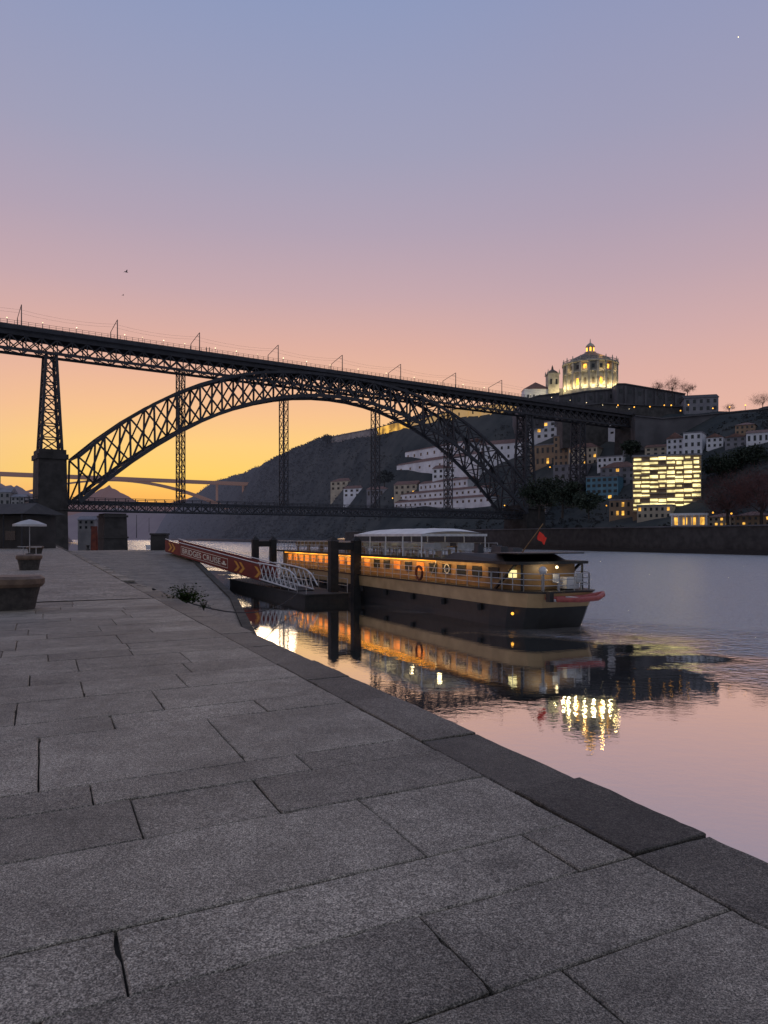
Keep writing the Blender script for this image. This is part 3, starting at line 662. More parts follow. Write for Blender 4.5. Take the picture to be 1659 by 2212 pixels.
for s in (-1,1):
    MB().box((tx+s*1.5,-1.55,6.8),(1.1,.2,3)).build('belfry_opening',M['pane'],ch)
    for q in (-1,1): MB().lathe([(.4,11.6),(.3,12.6),(.05,13.8)],(tx+s*3.1,2+q*3.4,0),6).build('finial',M['church'],ch)
b=MB(); b.box(((tx-9),4,-1.5),(14,9,9)); b.build('side_wing',M['white'],ch)
b=MB(); b.add([(tx-16.3,-.8,3.01),(tx-1.8,-.8,3.01),(tx-1.8,8.8,3.01),(tx-16.3,8.8,3.01),(tx-9,4,7.6)],[(0,1,4),(1,2,4),(2,3,4),(3,0,4),(3,2,1,0)]); b.build('wing_roof',M['roof'],ch)
for i in range(4): MB().box((tx-14+i*3.2,-.55,-1),(.9,.15,1.6)).build('wing_window',M['pane'],ch)
b=MB(); b.box((-r-2.6,4,0.5),(5,7,6)); b.build('link_block',M['wallblue'],ch)
def plight(loc,e,c=(1,.80,.42),rad=.4):
    l=bpy.data.lights.new('floodlight','POINT'); l.energy=e; l.color=c; l.shadow_soft_size=rad; o=bpy.data.objects.new('floodlight',l); C.objects.link(o); o.location=loc
for i in range(10,20):
    t=2*math.pi*(i+.5)/20; plight(cc+Vector(((r+2.0)*math.cos(t),(r+2.0)*math.sin(t),3.0)),800)
    if i%2: plight(cc+Vector(((r+1.8)*math.cos(t),(r+1.8)*math.sin(t),11.6)),150,(1,.7,.3))
plight(cc+Vector((tx,-4.5,0)),900); plight(cc+Vector((tx-9,-6,-1)),350)
plight(cc+Vector((4,-9,21.5)),450,(1,.5,.12))
def wl(pts,Dd,depth,name,label,cat,m,hpx=None,bot=None,feat=0,coping=True):
    Ds=[]
    for px,py in pts:
        if Dd is None:
            d=hit(px,py+hpx,260); Ds.append(d if d else (Ds[-1] if Ds else 450))
        else: Ds.append(Dd)
    tp=[P(px,py,d) for (px,py),d in zip(pts,Ds)]
    bz=bot if bot is not None else min(p.z for p in tp)-14
    c=sum(tp,Vector())/len(tp); c.z=bz; t=thing(name,label,cat,c)
    b=MB(); n=len(pts); vs=[]
    for p in tp: vs+=[p,Vector((p.x,p.y,bz)),Vector((p.x,p.y+depth,p.z)),Vector((p.x,p.y+depth,bz))]
    fs=[]
    for i in range(n-1):
        k=4*i; fs+=[(k,k+1,k+5,k+4),(k+2,k,k+4,k+6),(k+3,k+2,k+6,k+7)]
    fs+=[(0,2,3,1),(4*n-4,4*n-3,4*n-1,4*n-2)]
    b.add(vs,fs); b.build('wall',M[m],t,True)
    if coping:
        b=MB()
        for p,q in zip(tp,tp[1:]): b.bar(p+Vector((0,-.2,.15)),q+Vector((0,-.2,.15)),1.1,.5)
        b.build('coping',M['wallblue' if m!='stone_lt' else 'stone_lt'],t,True)
    if feat:
        for p,q in zip(tp,tp[1:]):
            k=max(1,int((q-p).length/feat))
            for i in range(k):
                s=p.lerp(q,(i+.5)/k); MB().box((s.x,s.y-.05,s.z-3.4),(1.3,.3,2.0)).build('window',M['pane'],t,True)
                s=p.lerp(q,i/k); MB().box((s.x,s.y-.6,s.z-8),(1.0,1.2,14)).build('buttress',M[m],t,True)
    for p,q in zip(tp,tp[1:]): 
        u=(q-p); u.z=0; l=u.length; u.normalize(); HS.append(((p+q)/2,u,l/2,Vector((u.y,-u.x,0)),depth))
    return t
wl([(1128,868),(1160,856),(1208,850)],392,30,'terrace_wall','dark terrace wall under the church wing','wall','wallblue',feat=6)
wl([(1208,856),(1265,846),(1332,841)],378,24,'cloister_block','long blocky cloister building directly below the round church','building','wallblue',feat=5)
wl([(1332,830),(1350,830),(1480,852)],370,26,'monastery_block','massive blocky monastery building sloping down right of the round church','building','wallblue',feat=5)
wl([(1215,880),(1300,872),(1480,880),(1495,905)],356,12,'retaining_wall','broad dark retaining wall stepping below the monastery buildings','wall','stone')
wl([(1372,899),(1430,905),(1520,897),(1600,889),(1720,878)],330,10,'road_wall','dark parapet wall running right from the bridge deck end','wall','wallblue')
wl([(975,886),(1010,880),(1060,875),(1132,869)],None,8,'convent_wing','long yellow-lit convent building behind the bridge deck','building','yel',hpx=20,feat=7)
wl([(815,925),(850,915),(884,911)],None,8,'lookout_wall','short yellow-lit wall on the hill edge left of the arch','wall','yelb',hpx=16,coping=False)
wl([(716,944),(760,935),(816,925)],None,6,'garden_wall','pale garden wall along the hill edge left of the lit wall','wall','stone_lt',hpx=13)
wl([(884,912),(930,900),(978,888)],None,6,'hilltop_wall','pale lit wall between the lookout and the convent building','wall','yel',hpx=13)
# shrub cover (uncountable)
b=MB()
def blocked(c):
    for q,u,hw_,nr,dp in HS:
        r_=c-q; al=r_.x*u.x+r_.y*u.y
        if abs(al)<hw_+2.5:
            fr=r_.x*nr.x+r_.y*nr.y
            if -dp-1<fr<11: return True
    return False
for i in range(9500):
    a=random.uniform(110,800) if i<8300 else random.uniform(700,1300); n=174+random.uniform(15,115)
    if a>420: n=174+random.uniform(3,75)
    c=NA(n,a,zt(n,a))
    if c.y<520 and blocked(c): continue
    s=random.uniform(.6,1.5)*(1.3 if a>600 else 1)
    for j in range(5):
        d=Vector((random.uniform(-1,1),random.uniform(-1,1),random.uniform(-.3,.8)))*s
        u=Vector((random.uniform(-1,1),random.uniform(-1,1),random.uniform(-1,1))).normalized()*s*.5; v=u.cross(Vector((random.random(),random.random(),random.random()))).normalized()*s*.4
        b.add([c+d-u,c+d-v,c+d+u,c+d+v],[(0,1,2,3)])
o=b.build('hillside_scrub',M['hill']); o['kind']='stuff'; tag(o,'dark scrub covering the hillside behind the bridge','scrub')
root=thing('street_lamp','lit street lamp on the road at the bridge deck end, leftmost of the skyline lamps','street lamp',P(1335,893,325),0,'lit street lamps on the hill road')
MB().tube([(0,0,0),(0,0,3.4)],.08,5).build('post',M['iron'],root); MB().ball((0,0,3.6),.28,8).build('globe',M['lampo'],root)
k=0
for px,py,D_ in [(1370,897,328),(1404,896,326),(1435,893,326),(1450,893,326),(1487,892,326),(1470,905,322),(1540,900,322),(1576,897,322),(1610,893,320)]:
    k+=1; dup(root,P(px,py,D_),0,ORD[k]+' lit street lamp from the left along the hill road by the bridge end')
k=0
lbs=['left of the white terraces','at the right foot of the arch','far left below the hill','in front of the dark tree','at the tree base by the river','beside the brown low house','between the grey stepped building and the arch','by the small cream waterfront house','on the lit terrace under the deck','beside the waterfront shed','right of the waterfront shed','below the russet tree']
for px,py in [(848,1090),(1090,1108),(690,1110),(1240,1085),(1255,1112),(1310,1112),(1188,1025),(1540,1132),(1200,975),(1130,1112),(1176,1105),(1580,1135)]:
    D_=min(hit(px,py) or 290,420)-3
    dup(root,P(px,py,D_),0,'lit street lamp '+lbs[k],'lit street lamps on the lower bank'); k+=1
# ---------------------------------------------------------------- trees
def tree(label,px,py,D,H,Rr,nc,nl,m,leaf=.5,bare=False,name='tree'):
    p=P(px,py,D); t=thing(name,label,'tree',p,random.uniform(0,6),'trees on the far bank')
    b=MB(); b.tube([(0,0,-1.5),(.1,0,H*.2),(0,.2,H*.45)],[H*.035,H*.028,H*.015],7); cr=MB()
    for i in range(9):
        az=i*2.4+random.random(); el=random.uniform(.5,1.2); s=Vector((0,0,H*random.uniform(.22,.42))); ln=Rr*random.uniform(.7,1.1)
        e=s+Vector((math.cos(az)*math.cos(el),math.sin(az)*math.cos(el),math.sin(el)))*ln; b.tube([s,s.lerp(e,.5)+Vector((0,0,.3)),e],[H*.012,H*.008,H*.003],5)
    b.build('trunk',M['bark'],t)
    for i in range(nc):
        while True:
            q=Vector((random.uniform(-1,1),random.uniform(-1,1),random.uniform(-1,1)))
            if .25<q.length<1: break
        c=Vector((q.x*Rr,q.y*Rr,H*.62+q.z*H*.36)); s=Rr*random.uniform(.16,.36)
        if bare:
            for j in range(nl):
                v=Vector((random.gauss(0,1),random.gauss(0,1),random.gauss(.3,1)))*s*.8; u=(v).normalized()*leaf; w_=Vector((random.random(),random.random(),random.random())).cross(u).normalized()*.05*leaf*3
                cr.add([c+v-u*1.5,c+v-u*1.5+w_,c+v+u*1.5],[(0,1,2)])
        else:
            for j in range(nl):
                v=Vector((random.gauss(0,.6),random.gauss(0,.6),random.gauss(0,.5)))*s; u=Vector((random.uniform(-1,1),random.uniform(-1,1),random.uniform(-1,1))).normalized()*leaf; w_=u.cross(Vector((random.random(),random.random(),random.random()))).normalized()*leaf*.6
                cr.add([c+v-u,c+v-w_,c+v+u,c+v+w_],[(0,1,2,3)])
    cr.build('crown',M[m],t)
tree('broad dark tree at the right foot of the arch',1165,1112,258,12,6,46,60,'leaf')
tree('dark rounded tree left of the blue building',1215,1110,250,12,6.5,46,60,'leaf')
tree('smaller dark tree in front of the blue building',1272,1112,240,7,4.5,36,50,'leaf')
tree('big russet bare-twigged tree at the waterfront right of the glowing building',1572,1138,214,15,8,60,110,'leafr',.45,True)
tree('russet bare-twigged tree at the right picture edge',1645,1138,205,15,7.5,60,110,'leafr',.45,True)
tree('dark tree on the slope above the russet trees',1560,1040,270,9,7,46,50,'leaf',.5)
tree('dark tree on the slope at the right edge above the waterfront',1625,1020,270,9,7,46,50,'leaf',.5)
tree('dark tree between the white houses and the deck end',1362,985,300,6,4,36,50,'leaf',.5)
tree('bare tree on the skyline left of the sloping-roof house',1452,853,366,8,4.2,30,50,'leafr',.35,True)
tree('second bare tree on the skyline beside the sloping-roof house',1485,855,366,6,3.8,30,50,'leafr',.35,True)
tree('low bare tree on the skyline next to the monastery block top',1420,848,368,5,3,24,40,'leafr',.35,True)
tree('bushy tree on the skyline at the right picture edge',1648,882,330,6,4.5,40,60,'leafr',.3,True)
tree('small round tree on the skyline left of the edge tree',1575,890,330,3.4,2.6,24,50,'leafr',.25,True)
tree('solitary tree on the ridge left of the pale garden wall',708,956,640,6.5,4.5,36,40,'hill',.6)
tree('dark tree below the white lodges behind the arch',830,1046,400,7,4.5,36,50,'hill',.6)
# ---------------------------------------------------------------- piles, pontoon, gangway
BF=Vector((-.433,.901,0)); BW=Vector((.901,.433,0)); B0=Vector((7.4,37.2,0)); brz=math.atan2(BF.y,BF.x)
def S(s,w_,z): return B0+BF*s+BW*w_+Vector((0,0,WZ+z))
def pilepair(s,label):
    t=thing('mooring_piles',label,'mooring piles',S(s,-2.2,0),brz)
    for y in (0,-1.85):
        MB().box((0,y,1.2),(.62,.62,6.6)).build('pile',M['pile'],t)
        MB().add([(-.36,y-.36,4.51),(.36,y-.36,4.51),(.36,y+.36,4.51),(-.36,y+.36,4.51),(0,y,4.9)],[(0,1,4),(1,2,4),(2,3,4),(3,0,4),(3,2,1,0)]).build('pile_cap',M['pile'],t)
    MB().box((0,-.92,4.1),(.4,1.25,.55)).build('cross_beam',M['pile'],t)
pilepair(21.3,'near pair of black mooring piles with cross beam beside the cruise boat')
pilepair(42.5,'far pair of black mooring piles at the far end of the pontoon')
t=thing('pontoon','dark floating landing pontoon between the gangway and the cruise boat','pontoon',S(31,-3.2,0),brz)
MB().box((0,0,.15),(22,3.4,.9)).build('float',M['pile'],t); MB().box((0,0,.64),(22.2,3.6,.08)).build('deck',M['pier'],t)
for y in (-1.6,1.6):
    b=MB()
    for x in range(-11,12,2): b.tube([(x,y,.68),(x,y,1.7)],.03,5)
    for z in (1.2,1.7): b.tube([(-11,y,z),(11,y,z)],.025,5)
    b.build('railing',M['steel'],t)
G0=Vector((-23.5,82,-1.45)); G1=Vector((-6.0,56.2,-4.0)); gd=(G1-G0); gu=gd.normalized(); gs=gu.cross(Vector((0,0,1))).normalized()
gw=thing('gangway','long sloping gangway with dark red banner sides leading down to the pontoon','gangway',G0)
def G(t,s,z): return G0+gd*t+gs*s+Vector((0,0,z))
b=MB(); b.bar(G(0,0,-.1),G(1,0,-.1),1.5,.14); b.build('walkway',M['pier'],gw,True)
for s in (-.75,.75):
    b=MB(); b.add([G(0,s,-.12),G(.8,s,-.12),G(.8,s,1.12),G(0,s,1.12),G(0,s+.03,-.12),G(.8,s+.03,-.12),G(.8,s+.03,1.12),G(0,s+.03,1.12)],[(0,1,2,3),(7,6,5,4),(0,4,5,1),(1,5,6,2),(2,6,7,3),(3,7,4,0)]); pn=b.build('banner',M['maroon'],gw,True)
    if s>0:
        e=.05
        b=MB()
        for z0,z1,t0,t1 in ((.08,.13,.17,.575),(.90,.95,.17,.575)): b.add([G(t0,s+e,z0),G(t1,s+e,z0),G(t1,s+e,z1),G(t0,s+e,z1)],[(0,1,2,3)])
        for t0 in (.17,.573): b.add([G(t0,s+e,.13),G(t0+.002,s+e,.13),G(t0+.002,s+e,.90),G(t0,s+e,.90)],[(0,1,2,3)])
        b.build('frame_line',M['letter'],pn,True)
        for t0 in (.035,.07,.62,.655,.76):
            b=MB(); wd_=.018
            b.add([G(t0,s+e,.05),G(t0+wd_,s+e,.05),G(t0+wd_+.025,s+e,.50),G(t0+wd_,s+e,.95),G(t0,s+e,.95),G(t0+.025,s+e,.50)],[(0,1,2,5),(5,2,3,4)]); b.build('chevron',M['orange'],pn,True)
        cu=bpy.data.curves.new('lettering','FONT'); cu.body='BRIDGES CRUISE'; cu.size=1; cu.offset=.012; to=bpy.data.objects.new('tmp',cu); C.objects.link(to)
        bpy.context.view_layer.update(); dg=bpy.context.evaluated_depsgraph_get(); me=bpy.data.meshes.new_from_object(to.evaluated_get(dg)); bpy.data.objects.remove(to)
        xs=[v.co.x for v in me.vertices]; ys=[v.co.y for v in me.vertices]; x0,x1,y0,y1=min(xs),max(xs),min(ys),max(ys)
        for v in me.vertices:
            tt_=.185+(v.co.x-x0)/(x1-x0)*.335; zz=.24+(v.co.y-y0)/(y1-y0)*.55; v.co=G(tt_,s+e+.004,zz)-G0
        me.materials.clear(); me.materials.append(M['letter']); lo=bpy.data.objects.new('lettering',me); C.objects.link(lo); lo.parent=pn
        b=MB(); b.add([G(.53,s+e,.3),G(.56,s+e,.3),G(.565,s+e,.45),G(.553,s+e,.45),G(.553,s+e,.64),G(.537,s+e,.64),G(.537,s+e,.45),G(.525,s+e,.45)],[(0,1,2,3,6,7),(3,4,5,6)]); b.build('boat_emblem',M['letter'],pn,True)
    b=MB(); b.tube([G(0,s,1.24),G(.8,s,1.24)],.045,6)
    pts=[G(.78+.24*k/8,s,1.28+.12*math.sin(k/8*3.14)-.9*(max(0,k-6)/2)**2) for k in range(9)]; b.tube(pts,.06,6)
    for k in range(8):
        t0=.79+.026*k; b.tube([G(t0,s,0),G(t0+.026,s,1.25)],.042,5); b.tube([G(t0+.026,s,0),G(t0,s,1.25)],.042,5)
    b.tube([G(.79,s,0.0),G(1.0,s,0.0)],.06,6)
    b.build('side_rail',M['whitep'],gw,True)
# ---------------------------------------------------------------- cruise boat (x: near end to far end, +y: quay side)
bo=thing('cruise_boat','long river cruise boat with tan band, black hull and white canopy','boat',Vector((9.65,38.3,WZ))+BF*.35-BW*.1,brz)
def outline(sc=1.0,x0=0.0):
    pts=[(0.0,1.5),(.5,2.05),(1.6,2.42),(3,2.55),(38,2.55),(41,2.3),(43,1.7),(44.6,.5)]
    pts=[(x+x0,y*sc) for x,y in pts]
    return pts+[(x,-y) for x,y in pts[::-1]]
b=MB(); b.prism(outline(.9,.7),-.6,.4,outline(.97,.3)); b.prism(outline(.97,.3),.4,1.15,outline()); b.build('hull',M['black'],bo)
b=MB(); b.prism(outline(1.01,-.03),1.155,1.90,outline(1.04,-.3)); b.build('hull_band',M['gold'],bo)
b=MB(); b.prism(outline(1.06,-.35),1.905,1.99,outline(1.06,-.35)); b.build('rubbing_strip',M['black'],bo)
for i in range(9): MB().tube([(4+i*4,2.62,.75),(4+i*4,2.66,1.1)],.14,8).build('fender',M['pile'],bo)
b=MB(); b.prism([(1.2,1.7),(3.2,1.95),(42,1.7),(42,-1.7),(3.2,-1.95),(1.2,-1.7)],1.992,3.35); b.build('cabin',M['wood'],bo)
b=MB(); b.prism([(.8,2.3),(1.6,2.55),(42.5,2.4),(42.5,-2.4),(1.6,-2.55),(.8,-2.3)],3.353,3.5); b.build('upper_deck',M['black'],bo)
b=MB(); b.prism([(2.4,2.1),(9.0,2.1),(9.0,-2.1),(2.4,-2.1)],3.503,3.86,[(3.1,1.8),(8.0,1.9),(8.0,-1.9),(3.1,-1.8)]); b.build('stern_housing',M['black'],bo)
b=MB(); b.prism([(1.0,2.2),(3.6,2.3),(3.6,-2.3),(1.0,-2.2)],3.9,3.96); b.build('stern_roof',M['black'],bo)
for x,y,w_,h_ in ((4.4,.9,.7,.4),(5.6,-.8,.9,.3),(6.9,.8,.5,.5),(7.8,-1.1,.6,.45)): MB().box((x,y,3.86+h_/2),(w_,w_*.8,h_),taper=.85).build('deck_vent',M['iron_lt'],bo)
MB().tube([(9.4,1.7,3.5),(10.4,1.7,2.2)],.03,5).tube([(9.4,2.2,3.5),(10.4,2.2,2.2)],.03,5).build('ladder',M['steel'],bo)
for y in (-2,2):
    MB().bar((3.15,y*1.08,1.99),(1.3,y*1.08,3.35),.12).build('stern_strut',M['black'],bo)
    MB().bar((.95,y,1.99),(.95,y,3.35),.1).build('stern_post',M['black'],bo)
for sd_ in (1,-1):
    for i in range(22):
        x=3.6+i*1.72; y=sd_*(1.96-.25*(x-3.2)/38.8)
        MB().box((x,y,2.82),(1.0,.06,.62),-.0065*sd_).build('window',M['cabinlit'] if (i>9 or i in (5,7)) else M['pane'],bo)
MB().box((24.5,2.34,3.31),(30,.05,.05)).build('strip_light',M['led'],bo)
al=bpy.data.lights.new('strip_lamp','AREA'); al.shape='RECTANGLE'; al.size=36; al.size_y=.06; al.energy=210; al.color=(1,.58,.2); ao=bpy.data.objects.new('strip_lamp',al); C.objects.link(ao); ao.parent=bo; ao.location=(22.5,2.38,3.25); ao.rotation_euler=(R(-30),0,0)
def rail(b,pts,z0,z1,n=3,step=1.4,r=.028):
    for (xa,ya),(xb,yb) in zip(pts,pts[1:]):
        l=math.hypot(xb-xa,yb-ya); k=max(1,int(l/step))
        for i in range(k+1):
            t=i/k; b.tube([(xa+(xb-xa)*t,ya+(yb-ya)*t,z0),(xa+(xb-xa)*t,ya+(yb-ya)*t,z1)],r,5)
        for j in range(1,n+1):
            z=z0+(z1-z0)*j/n; b.tube([(xa,ya,z),(xb,yb,z)],r*.8,5)
b=MB(); rail(b,[(38,2.55),(3,2.55)],1.99,2.9,3,1.2); b.build('side_railing',M['steel'],bo)
b=MB(); rail(b,[(3,2.5),(.6,2.15),(-.2,1.5),(-.2,-1.5),(.6,-2.15),(3,-2.5)],1.99,2.9,3,.8); b.build('stern_railing',M['steel'],bo)
b=MB(); rail(b,[(38,-2.55),(3,-2.55)],1.99,2.9,3,1.2); b.build('side_railing',M['steel'],bo)
b=MB(); rail(b,[(9.6,2.4),(42,2.25),(42,-2.25),(9.6,-2.4)],3.5,4.4,3,1.0); b.build('upper_railing',M['steel'],bo)
X0,X1=11.0,21.8
b=MB(); cn=12; nX=13
for i in range(nX):
    x=X0+(X1-X0)*i/(nX-1)
    for j in range(cn+1):
        y=-2.45+4.9*j/cn; ed=min(1,min(x-X0,X1-x)/1.6+.25)
        b.v.append(Vector((x,y,4.98+.4*math.sin(math.pi*j/cn)**.7*ed**.5+(.025 if i%2 else 0))))
k=len(b.v); b.v+= [v-Vector((0,0,.05)) for v in b.v]
for i in range(nX-1):
    for j in range(cn):
        q=(i*(cn+1)+j,i*(cn+1)+j+1,(i+1)*(cn+1)+j+1,(i+1)*(cn+1)+j); b.f.append(q); b.t.append(1); b.f.append(tuple(a+k for a in q[::-1])); b.t.append(1)
b.build('canopy',M['canvas'],bo)
b=MB(); xm=(X0+X1)/2; b.box((xm,2.47,4.93),(X1-X0+.1,.05,.16)); b.box((xm,-2.47,4.93),(X1-X0+.1,.05,.16)); b.box((X0-.03,0,4.93),(.05,4.9,.16)); b.box((X1+.03,0,4.93),(.05,4.9,.16)); b.build('canopy_frame',M['whitep'],bo)
for i in range(5):
    for y in (-2.42,2.42): MB().tube([(X0+.1+(X1-X0-.2)*i/4,y,3.5),(X0+.1+(X1-X0-.2)*i/4,y,4.9)],.05,6).build('canopy_post',M['whitep'],bo)
def bench(x,y):
    b=MB(); b.box((x,y,3.93),(.45,1.3,.06)); b.box((x+.22,y,4.2),(.05,1.3,.42)); b.box((x,y-.5,3.7),(.4,.05,.4)); b.box((x,y+.5,3.7),(.4,.05,.4)); b.build('bench',M['steel'] if x<24 else M['wood'],bo)
for i in range(9):
    for y in (-1.3,1.3): bench(11.5+i*3.2,y)
for i in range(8):
    for y in (-1.3,1.3): MB().box((13.0+i*3.2,y,4.15),(.8,1.0,.05)).box((13.0+i*3.2,y,3.82),(.08,.08,.62)).build('table',M['wood'],bo)
for x in (13,17,21): 
    l=bpy.data.lights.new('deck_light','POINT'); l.energy=11; l.color=(1,.78,.42); o=bpy.data.objects.new('deck_light',l); C.objects.link(o); o.parent=bo; o.location=(x,0,4.8); l.shadow_soft_size=.15
b=MB(); k=20; b.tube([(11.0+.42*math.cos(2*math.pi*i/k),2.66,2.5+.42*math.sin(2*math.pi*i/k)) for i in range(k+1)],.08,7); b.build('lifebuoy',M['redd'],bo)
b=MB(); k=20; b.tube([(8.6+.28*math.cos(2*math.pi*i/k),2.02,2.85+.28*math.sin(2*math.pi*i/k)) for i in range(k+1)],.03,7); b.build('round_emblem',M['whitep'],bo)
MB().ball((.5,1.0,3.05),.22,12).build('radar_dome',M['whitep'],bo); MB().box((.5,1.0,2.4),(.12,.12,.8)).build('radar_post',M['steel'],bo)
MB().box((1.7,2.05,2.85),(.34,.3,.4)).build('glowing_white_locker',M['litw'],bo)  # locker glows by its material, it is no lamp
MB().box((.8,-.9,2.35),(.8,.8,.6)).build('deck_locker',M['whitep'],bo)
for x,y in ((.4,.1),(.2,-1.3),(1.4,-.1)): MB().box((x,y,2.4),(.4,.4,.05)).box((x+.18,y,2.65),(.04,.4,.45)).box((x,y,2.2),(.06,.06,.4)).build('chair',M['steel'],bo)
MB().ball((1.2,2.42,.8),.08,8).build('hull_lamp',M['lampo'],bo)
MB().ball((.6,0,3.2),.08,8).build('stern_lamp',M['lamp'],bo)
l=bpy.data.lights.new('stern_light','POINT'); l.energy=16; l.color=(1,.8,.5); o=bpy.data.objects.new('stern_light',l); C.objects.link(o); o.parent=bo; o.location=(.4,.3,3.1)
MB().tube([(2.3,1.0,3.95),(1.0,.6,5.5)],[.035,.02],6).build('flag_pole',M['wood'],bo)
b=MB(); fv=[]
for i in range(7):
    for j in range(6):
        u_=i/6; v_=j/5; fv.append(Vector((1.22-.1*u_+.22*v_,.66-.42*u_+.04*math.sin(u_*9),5.1-v_*.36-.36*u_+.03*math.sin(u_*7+v_*3))))
b.add(fv,[(i*6+j,i*6+j+1,(i+1)*6+j+1,(i+1)*6+j) for i in range(6) for j in range(5)]); b.build('flag',M['red'],bo)
dg_=thing('inflatable_dinghy','red inflatable dinghy hanging across the stern of the cruise boat','dinghy',(bo.location+BF*(-.75)+Vector((0,0,1.62))),brz)
dg_.scale=(.9,.86,.85)
b=MB(); b.tube([(-.55,1.7,.05),(-.6,0,0),(-.55,-1.3,.05),(-.25,-2.0,.2),(0,-2.25,.28),(.2,-2.0,.2),(.4,-1.3,.05),(.45,0,0),(.4,1.7,.05)],[.13,.16,.16,.15,.14,.15,.16,.16,.13],10); b.build('tube',M['redb'],dg_,smooth=True)
MB().box((-.08,-.1,-.05),(.8,3.2,.1)).build('floor',M['whitep'],dg_); MB().box((-.08,.2,.12),(.8,.3,.06)).build('thwart',M['whitep'],dg_)
MB().box((-.08,1.85,.2),(.35,.3,.6)).build('outboard_motor',M['black'],dg_)
# ---------------------------------------------------------------- left side street furniture
def seat(px,pybase,wd,label,ht=.74):
    D=1.6*F/(pybase-HY); t=thing('stone_bench',label,'bench',Vector(((px-CX)/F*D,D,QZ)),R(20),'stone seats along the quay')
    prof=lambda s,c: [(c*math.copysign(abs(math.cos(a))**.75,math.cos(a)),s*math.copysign(abs(math.sin(a))**.75,math.sin(a))) for a in [2*math.pi*i/32 for i in range(32)]]
    b=MB(); b.prism(prof(.40,wd*.40),0,.25,prof(.43,wd*.44)); b.prism(prof(.43,wd*.44),.251,.5,prof(.50,wd*.49)); b.build('base',M['benchst'],t)
    b=MB(); b.prism(prof(.54,wd*.52),.501,.57,prof(.58,wd*.56)); b.prism(prof(.58,wd*.56),.571,.68,prof(.58,wd*.56)); b.prism(prof(.58,wd*.56),.681,ht,prof(.50,wd*.50)); b.build('seat',M['benchtop'],t)
seat(22,1316,1.25,'nearest large stone seat with brown rounded top at the left edge')
seat(63,1231,1.05,'second stone seat along the quay, middle distance')
seat(76,1196,1.4,'third stone seat along the quay, farther off')
seat(80,1184,1.8,'farthest stone seat below the white parasol')
def parasol(px,py,D,r_,label):
    p=P(px,py,D); t=thing('parasol',label,'parasol',Vector((p.x,p.y,QZ)),.3)
    h=p.z-QZ
    MB().tube([(0,0,0),(0,0,h)],.04,6).build('pole',M['steel'],t)
    MB().lathe([(r_,h-.62),(r_*1.0,h-.45),(r_*.5,h-.16),(.05,h)],(0,0,0),8).build('canopy',M['canvasd'],t)
    MB().lathe([(.35,0),(.35,.12),(.1,.16)],(0,0,0),12).build('base',M['stone'],t)
parasol(64,1122,66,1.4,'open white parasol at the left in front of the bridge pier')
def table(px,D,label):
    p=P(px,1160,D); t=thing('cafe_table',label,'table',Vector((p.x,p.y,QZ)))
    MB().lathe([(.45,.7),(.45,.74)],(0,0,0),12).build('tabletop',M['whitep'],t); MB().tube([(0,0,0),(0,0,.7)],.04,6).build('leg',M['steel'],t)
table(50,66.5,'small white table under the open parasol'); table(78,65,'small white table right of the parasol pole')
p=P(20,1112,105); t=thing('awning_kiosk','low kiosk with dark sloping awning roof at the left before the bridge pier','kiosk',Vector((p.x,p.y,QZ)),R(-25))
h=p.z-QZ
b=MB(); b.add([(-9,-3,h),(6.5,-3,h),(6.5,4,h),(-9,4,h),(-8,.5,h+1.6),(5,.5,h+1.6)],[(0,1,5,4),(1,2,5),(2,3,4,5),(3,0,4),(3,2,1,0)]); b.build('roof',M['roof_dk'],t)
MB().box((-1.3,1,h/2-.05),(13,5,h-.1)).build('wall',M['pier'],t)
for i in range(5): MB().tube([(-8.5+i*3.6,-2.7,0),(-8.5+i*3.6,-2.7,h)],.08,6).build('post',M['iron'],t)
for i in range(3): MB().box((-5+i*3.6,-1.53,1.8),(2,.06,1.3)).build('window',M['lit'] if i==1 else M['pane'],t)
t=MB(); p=P(345,1183,92); t.box((p.x,p.y,QZ+.9),(1.9,1.2,1.9)); t.box((p.x,p.y,QZ+1.95),(2.1,1.4,.22)); tag(t.build('stone_block',M['pier'],loc=(p.x,p.y,QZ)),'dark square stone block at the head of the slipway','block')
def bollard(px,D,label):
    p=P(px,1160,D); o=MB().lathe([(.22,0),(.2,.1),(.14,.2),(.14,.42),(.22,.5),(.2,.62),(.05,.66)],(0,0,0),12).build('bollard',M['black'],None); o.location=(p.x,p.y,QZ); tag(o,label,'bollard')
bollard(372,84,'black iron bollard beside the gangway head'); bollard(190,90,'black iron bollard at the far quay edge')
p=P(216,1160,204); o=MB().box((0,0,0),(1.9,.5,7.6),taper=.8).box((0,-.3,-1),(1.3,.3,5)).build('rusty_fender',M['redd']); o.location=(p.x,p.y-4,-.9); tag(o,'rusty red upright fender against the low stone bridge pier','fender')
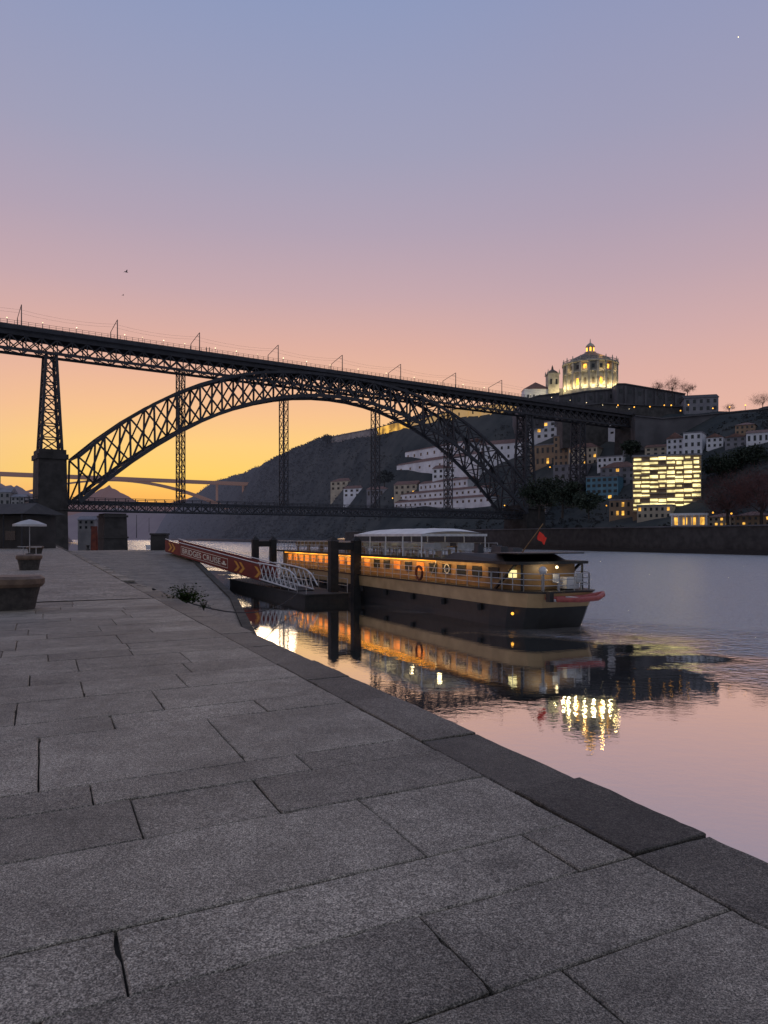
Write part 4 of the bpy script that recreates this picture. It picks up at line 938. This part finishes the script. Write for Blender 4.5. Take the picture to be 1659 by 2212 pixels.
def pole(px,y0,y1,D,label):
    p=P(px,y1,D); h=(y1-y0)/F*D; o=MB().tube([(0,0,0),(0,0,h)],[.1,.05],6).build('pole',M['iron']); o.location=p; tag(o,label,'pole')
pole(295,1112,1162,180,'thin dark pole standing in the water left of the gangway'); pole(43,1072,1092,150,'thin lamp pole above the awning roof')
pole(322,1118,1150,260,'slim distant mast under the lower bridge deck')
t=thing('small_boat','small white boat moored far off under the lower bridge deck','boat',Vector((P(340,1160,300).x,300,WZ)),1.2)
MB().prism([(-5,-1.5),(4,-1.6),(7,0),(4,1.6),(-5,1.5)],-.2,1.6,[(-5.3,-1.7),(4.3,-1.8),(8,0),(4.3,1.8),(-5.3,1.7)]).build('hull',M['whitep'],t); MB().prism([(-3,-1.2),(2,-1.2),(3,0),(2,1.2),(-3,1.2)],1.61,3.4,[(-3,-1.1),(1.4,-1.1),(2,0),(1.4,1.1),(-3,1.1)]).build('cabin',M['whitep'],t)
MB().ball((0,0,4),.5,8).build('lamp',M['lampo'],t)
b=MB(); p0=P(330,1280,22.0); p0.z=QZ+.05; p1=S(21.5,-4.8,.8); pts=[p0.lerp(p1,k/14)-Vector((0,0,1.1*(1-(k/7-1)**2))) for k in range(15)]
tag(b.tube(pts,.03,5).build('mooring_rope',M['pile'],loc=p0),'dark mooring rope sagging from the quay kerb to the pontoon','rope')
def gull(px,py,D,sc,label):
    p=P(px,py,D); t=thing('gull',label,'bird',p,.7); b=MB()
    b.tube([(-.25,0,0),(-.1,0,.02),(.1,0,.03),(.26,0,.05)],[.02,.07,.07,.02],8)
    for s in (-1,1): b.add([(.08,0,.05),(-.1,0,.04),(-.12,s*.35,.22),(.05,s*.35,.23),(-.15,s*.8,.12)],[(0,1,2,3),(3,2,4)])
    b.v=[v*sc for v in b.v]; b.build('body',M['gull'],t)
gull(273,588,110,1.0,'larger gull gliding in the sky above the bridge'); gull(266,638,190,.9,'tiny gull just below the larger gull')
o=MB().ball((0,0,0),3.0,10).build('star',M['lamp']); o.location=P(1595,80,4500); tag(o,'single bright star near the top right corner of the sky','star')
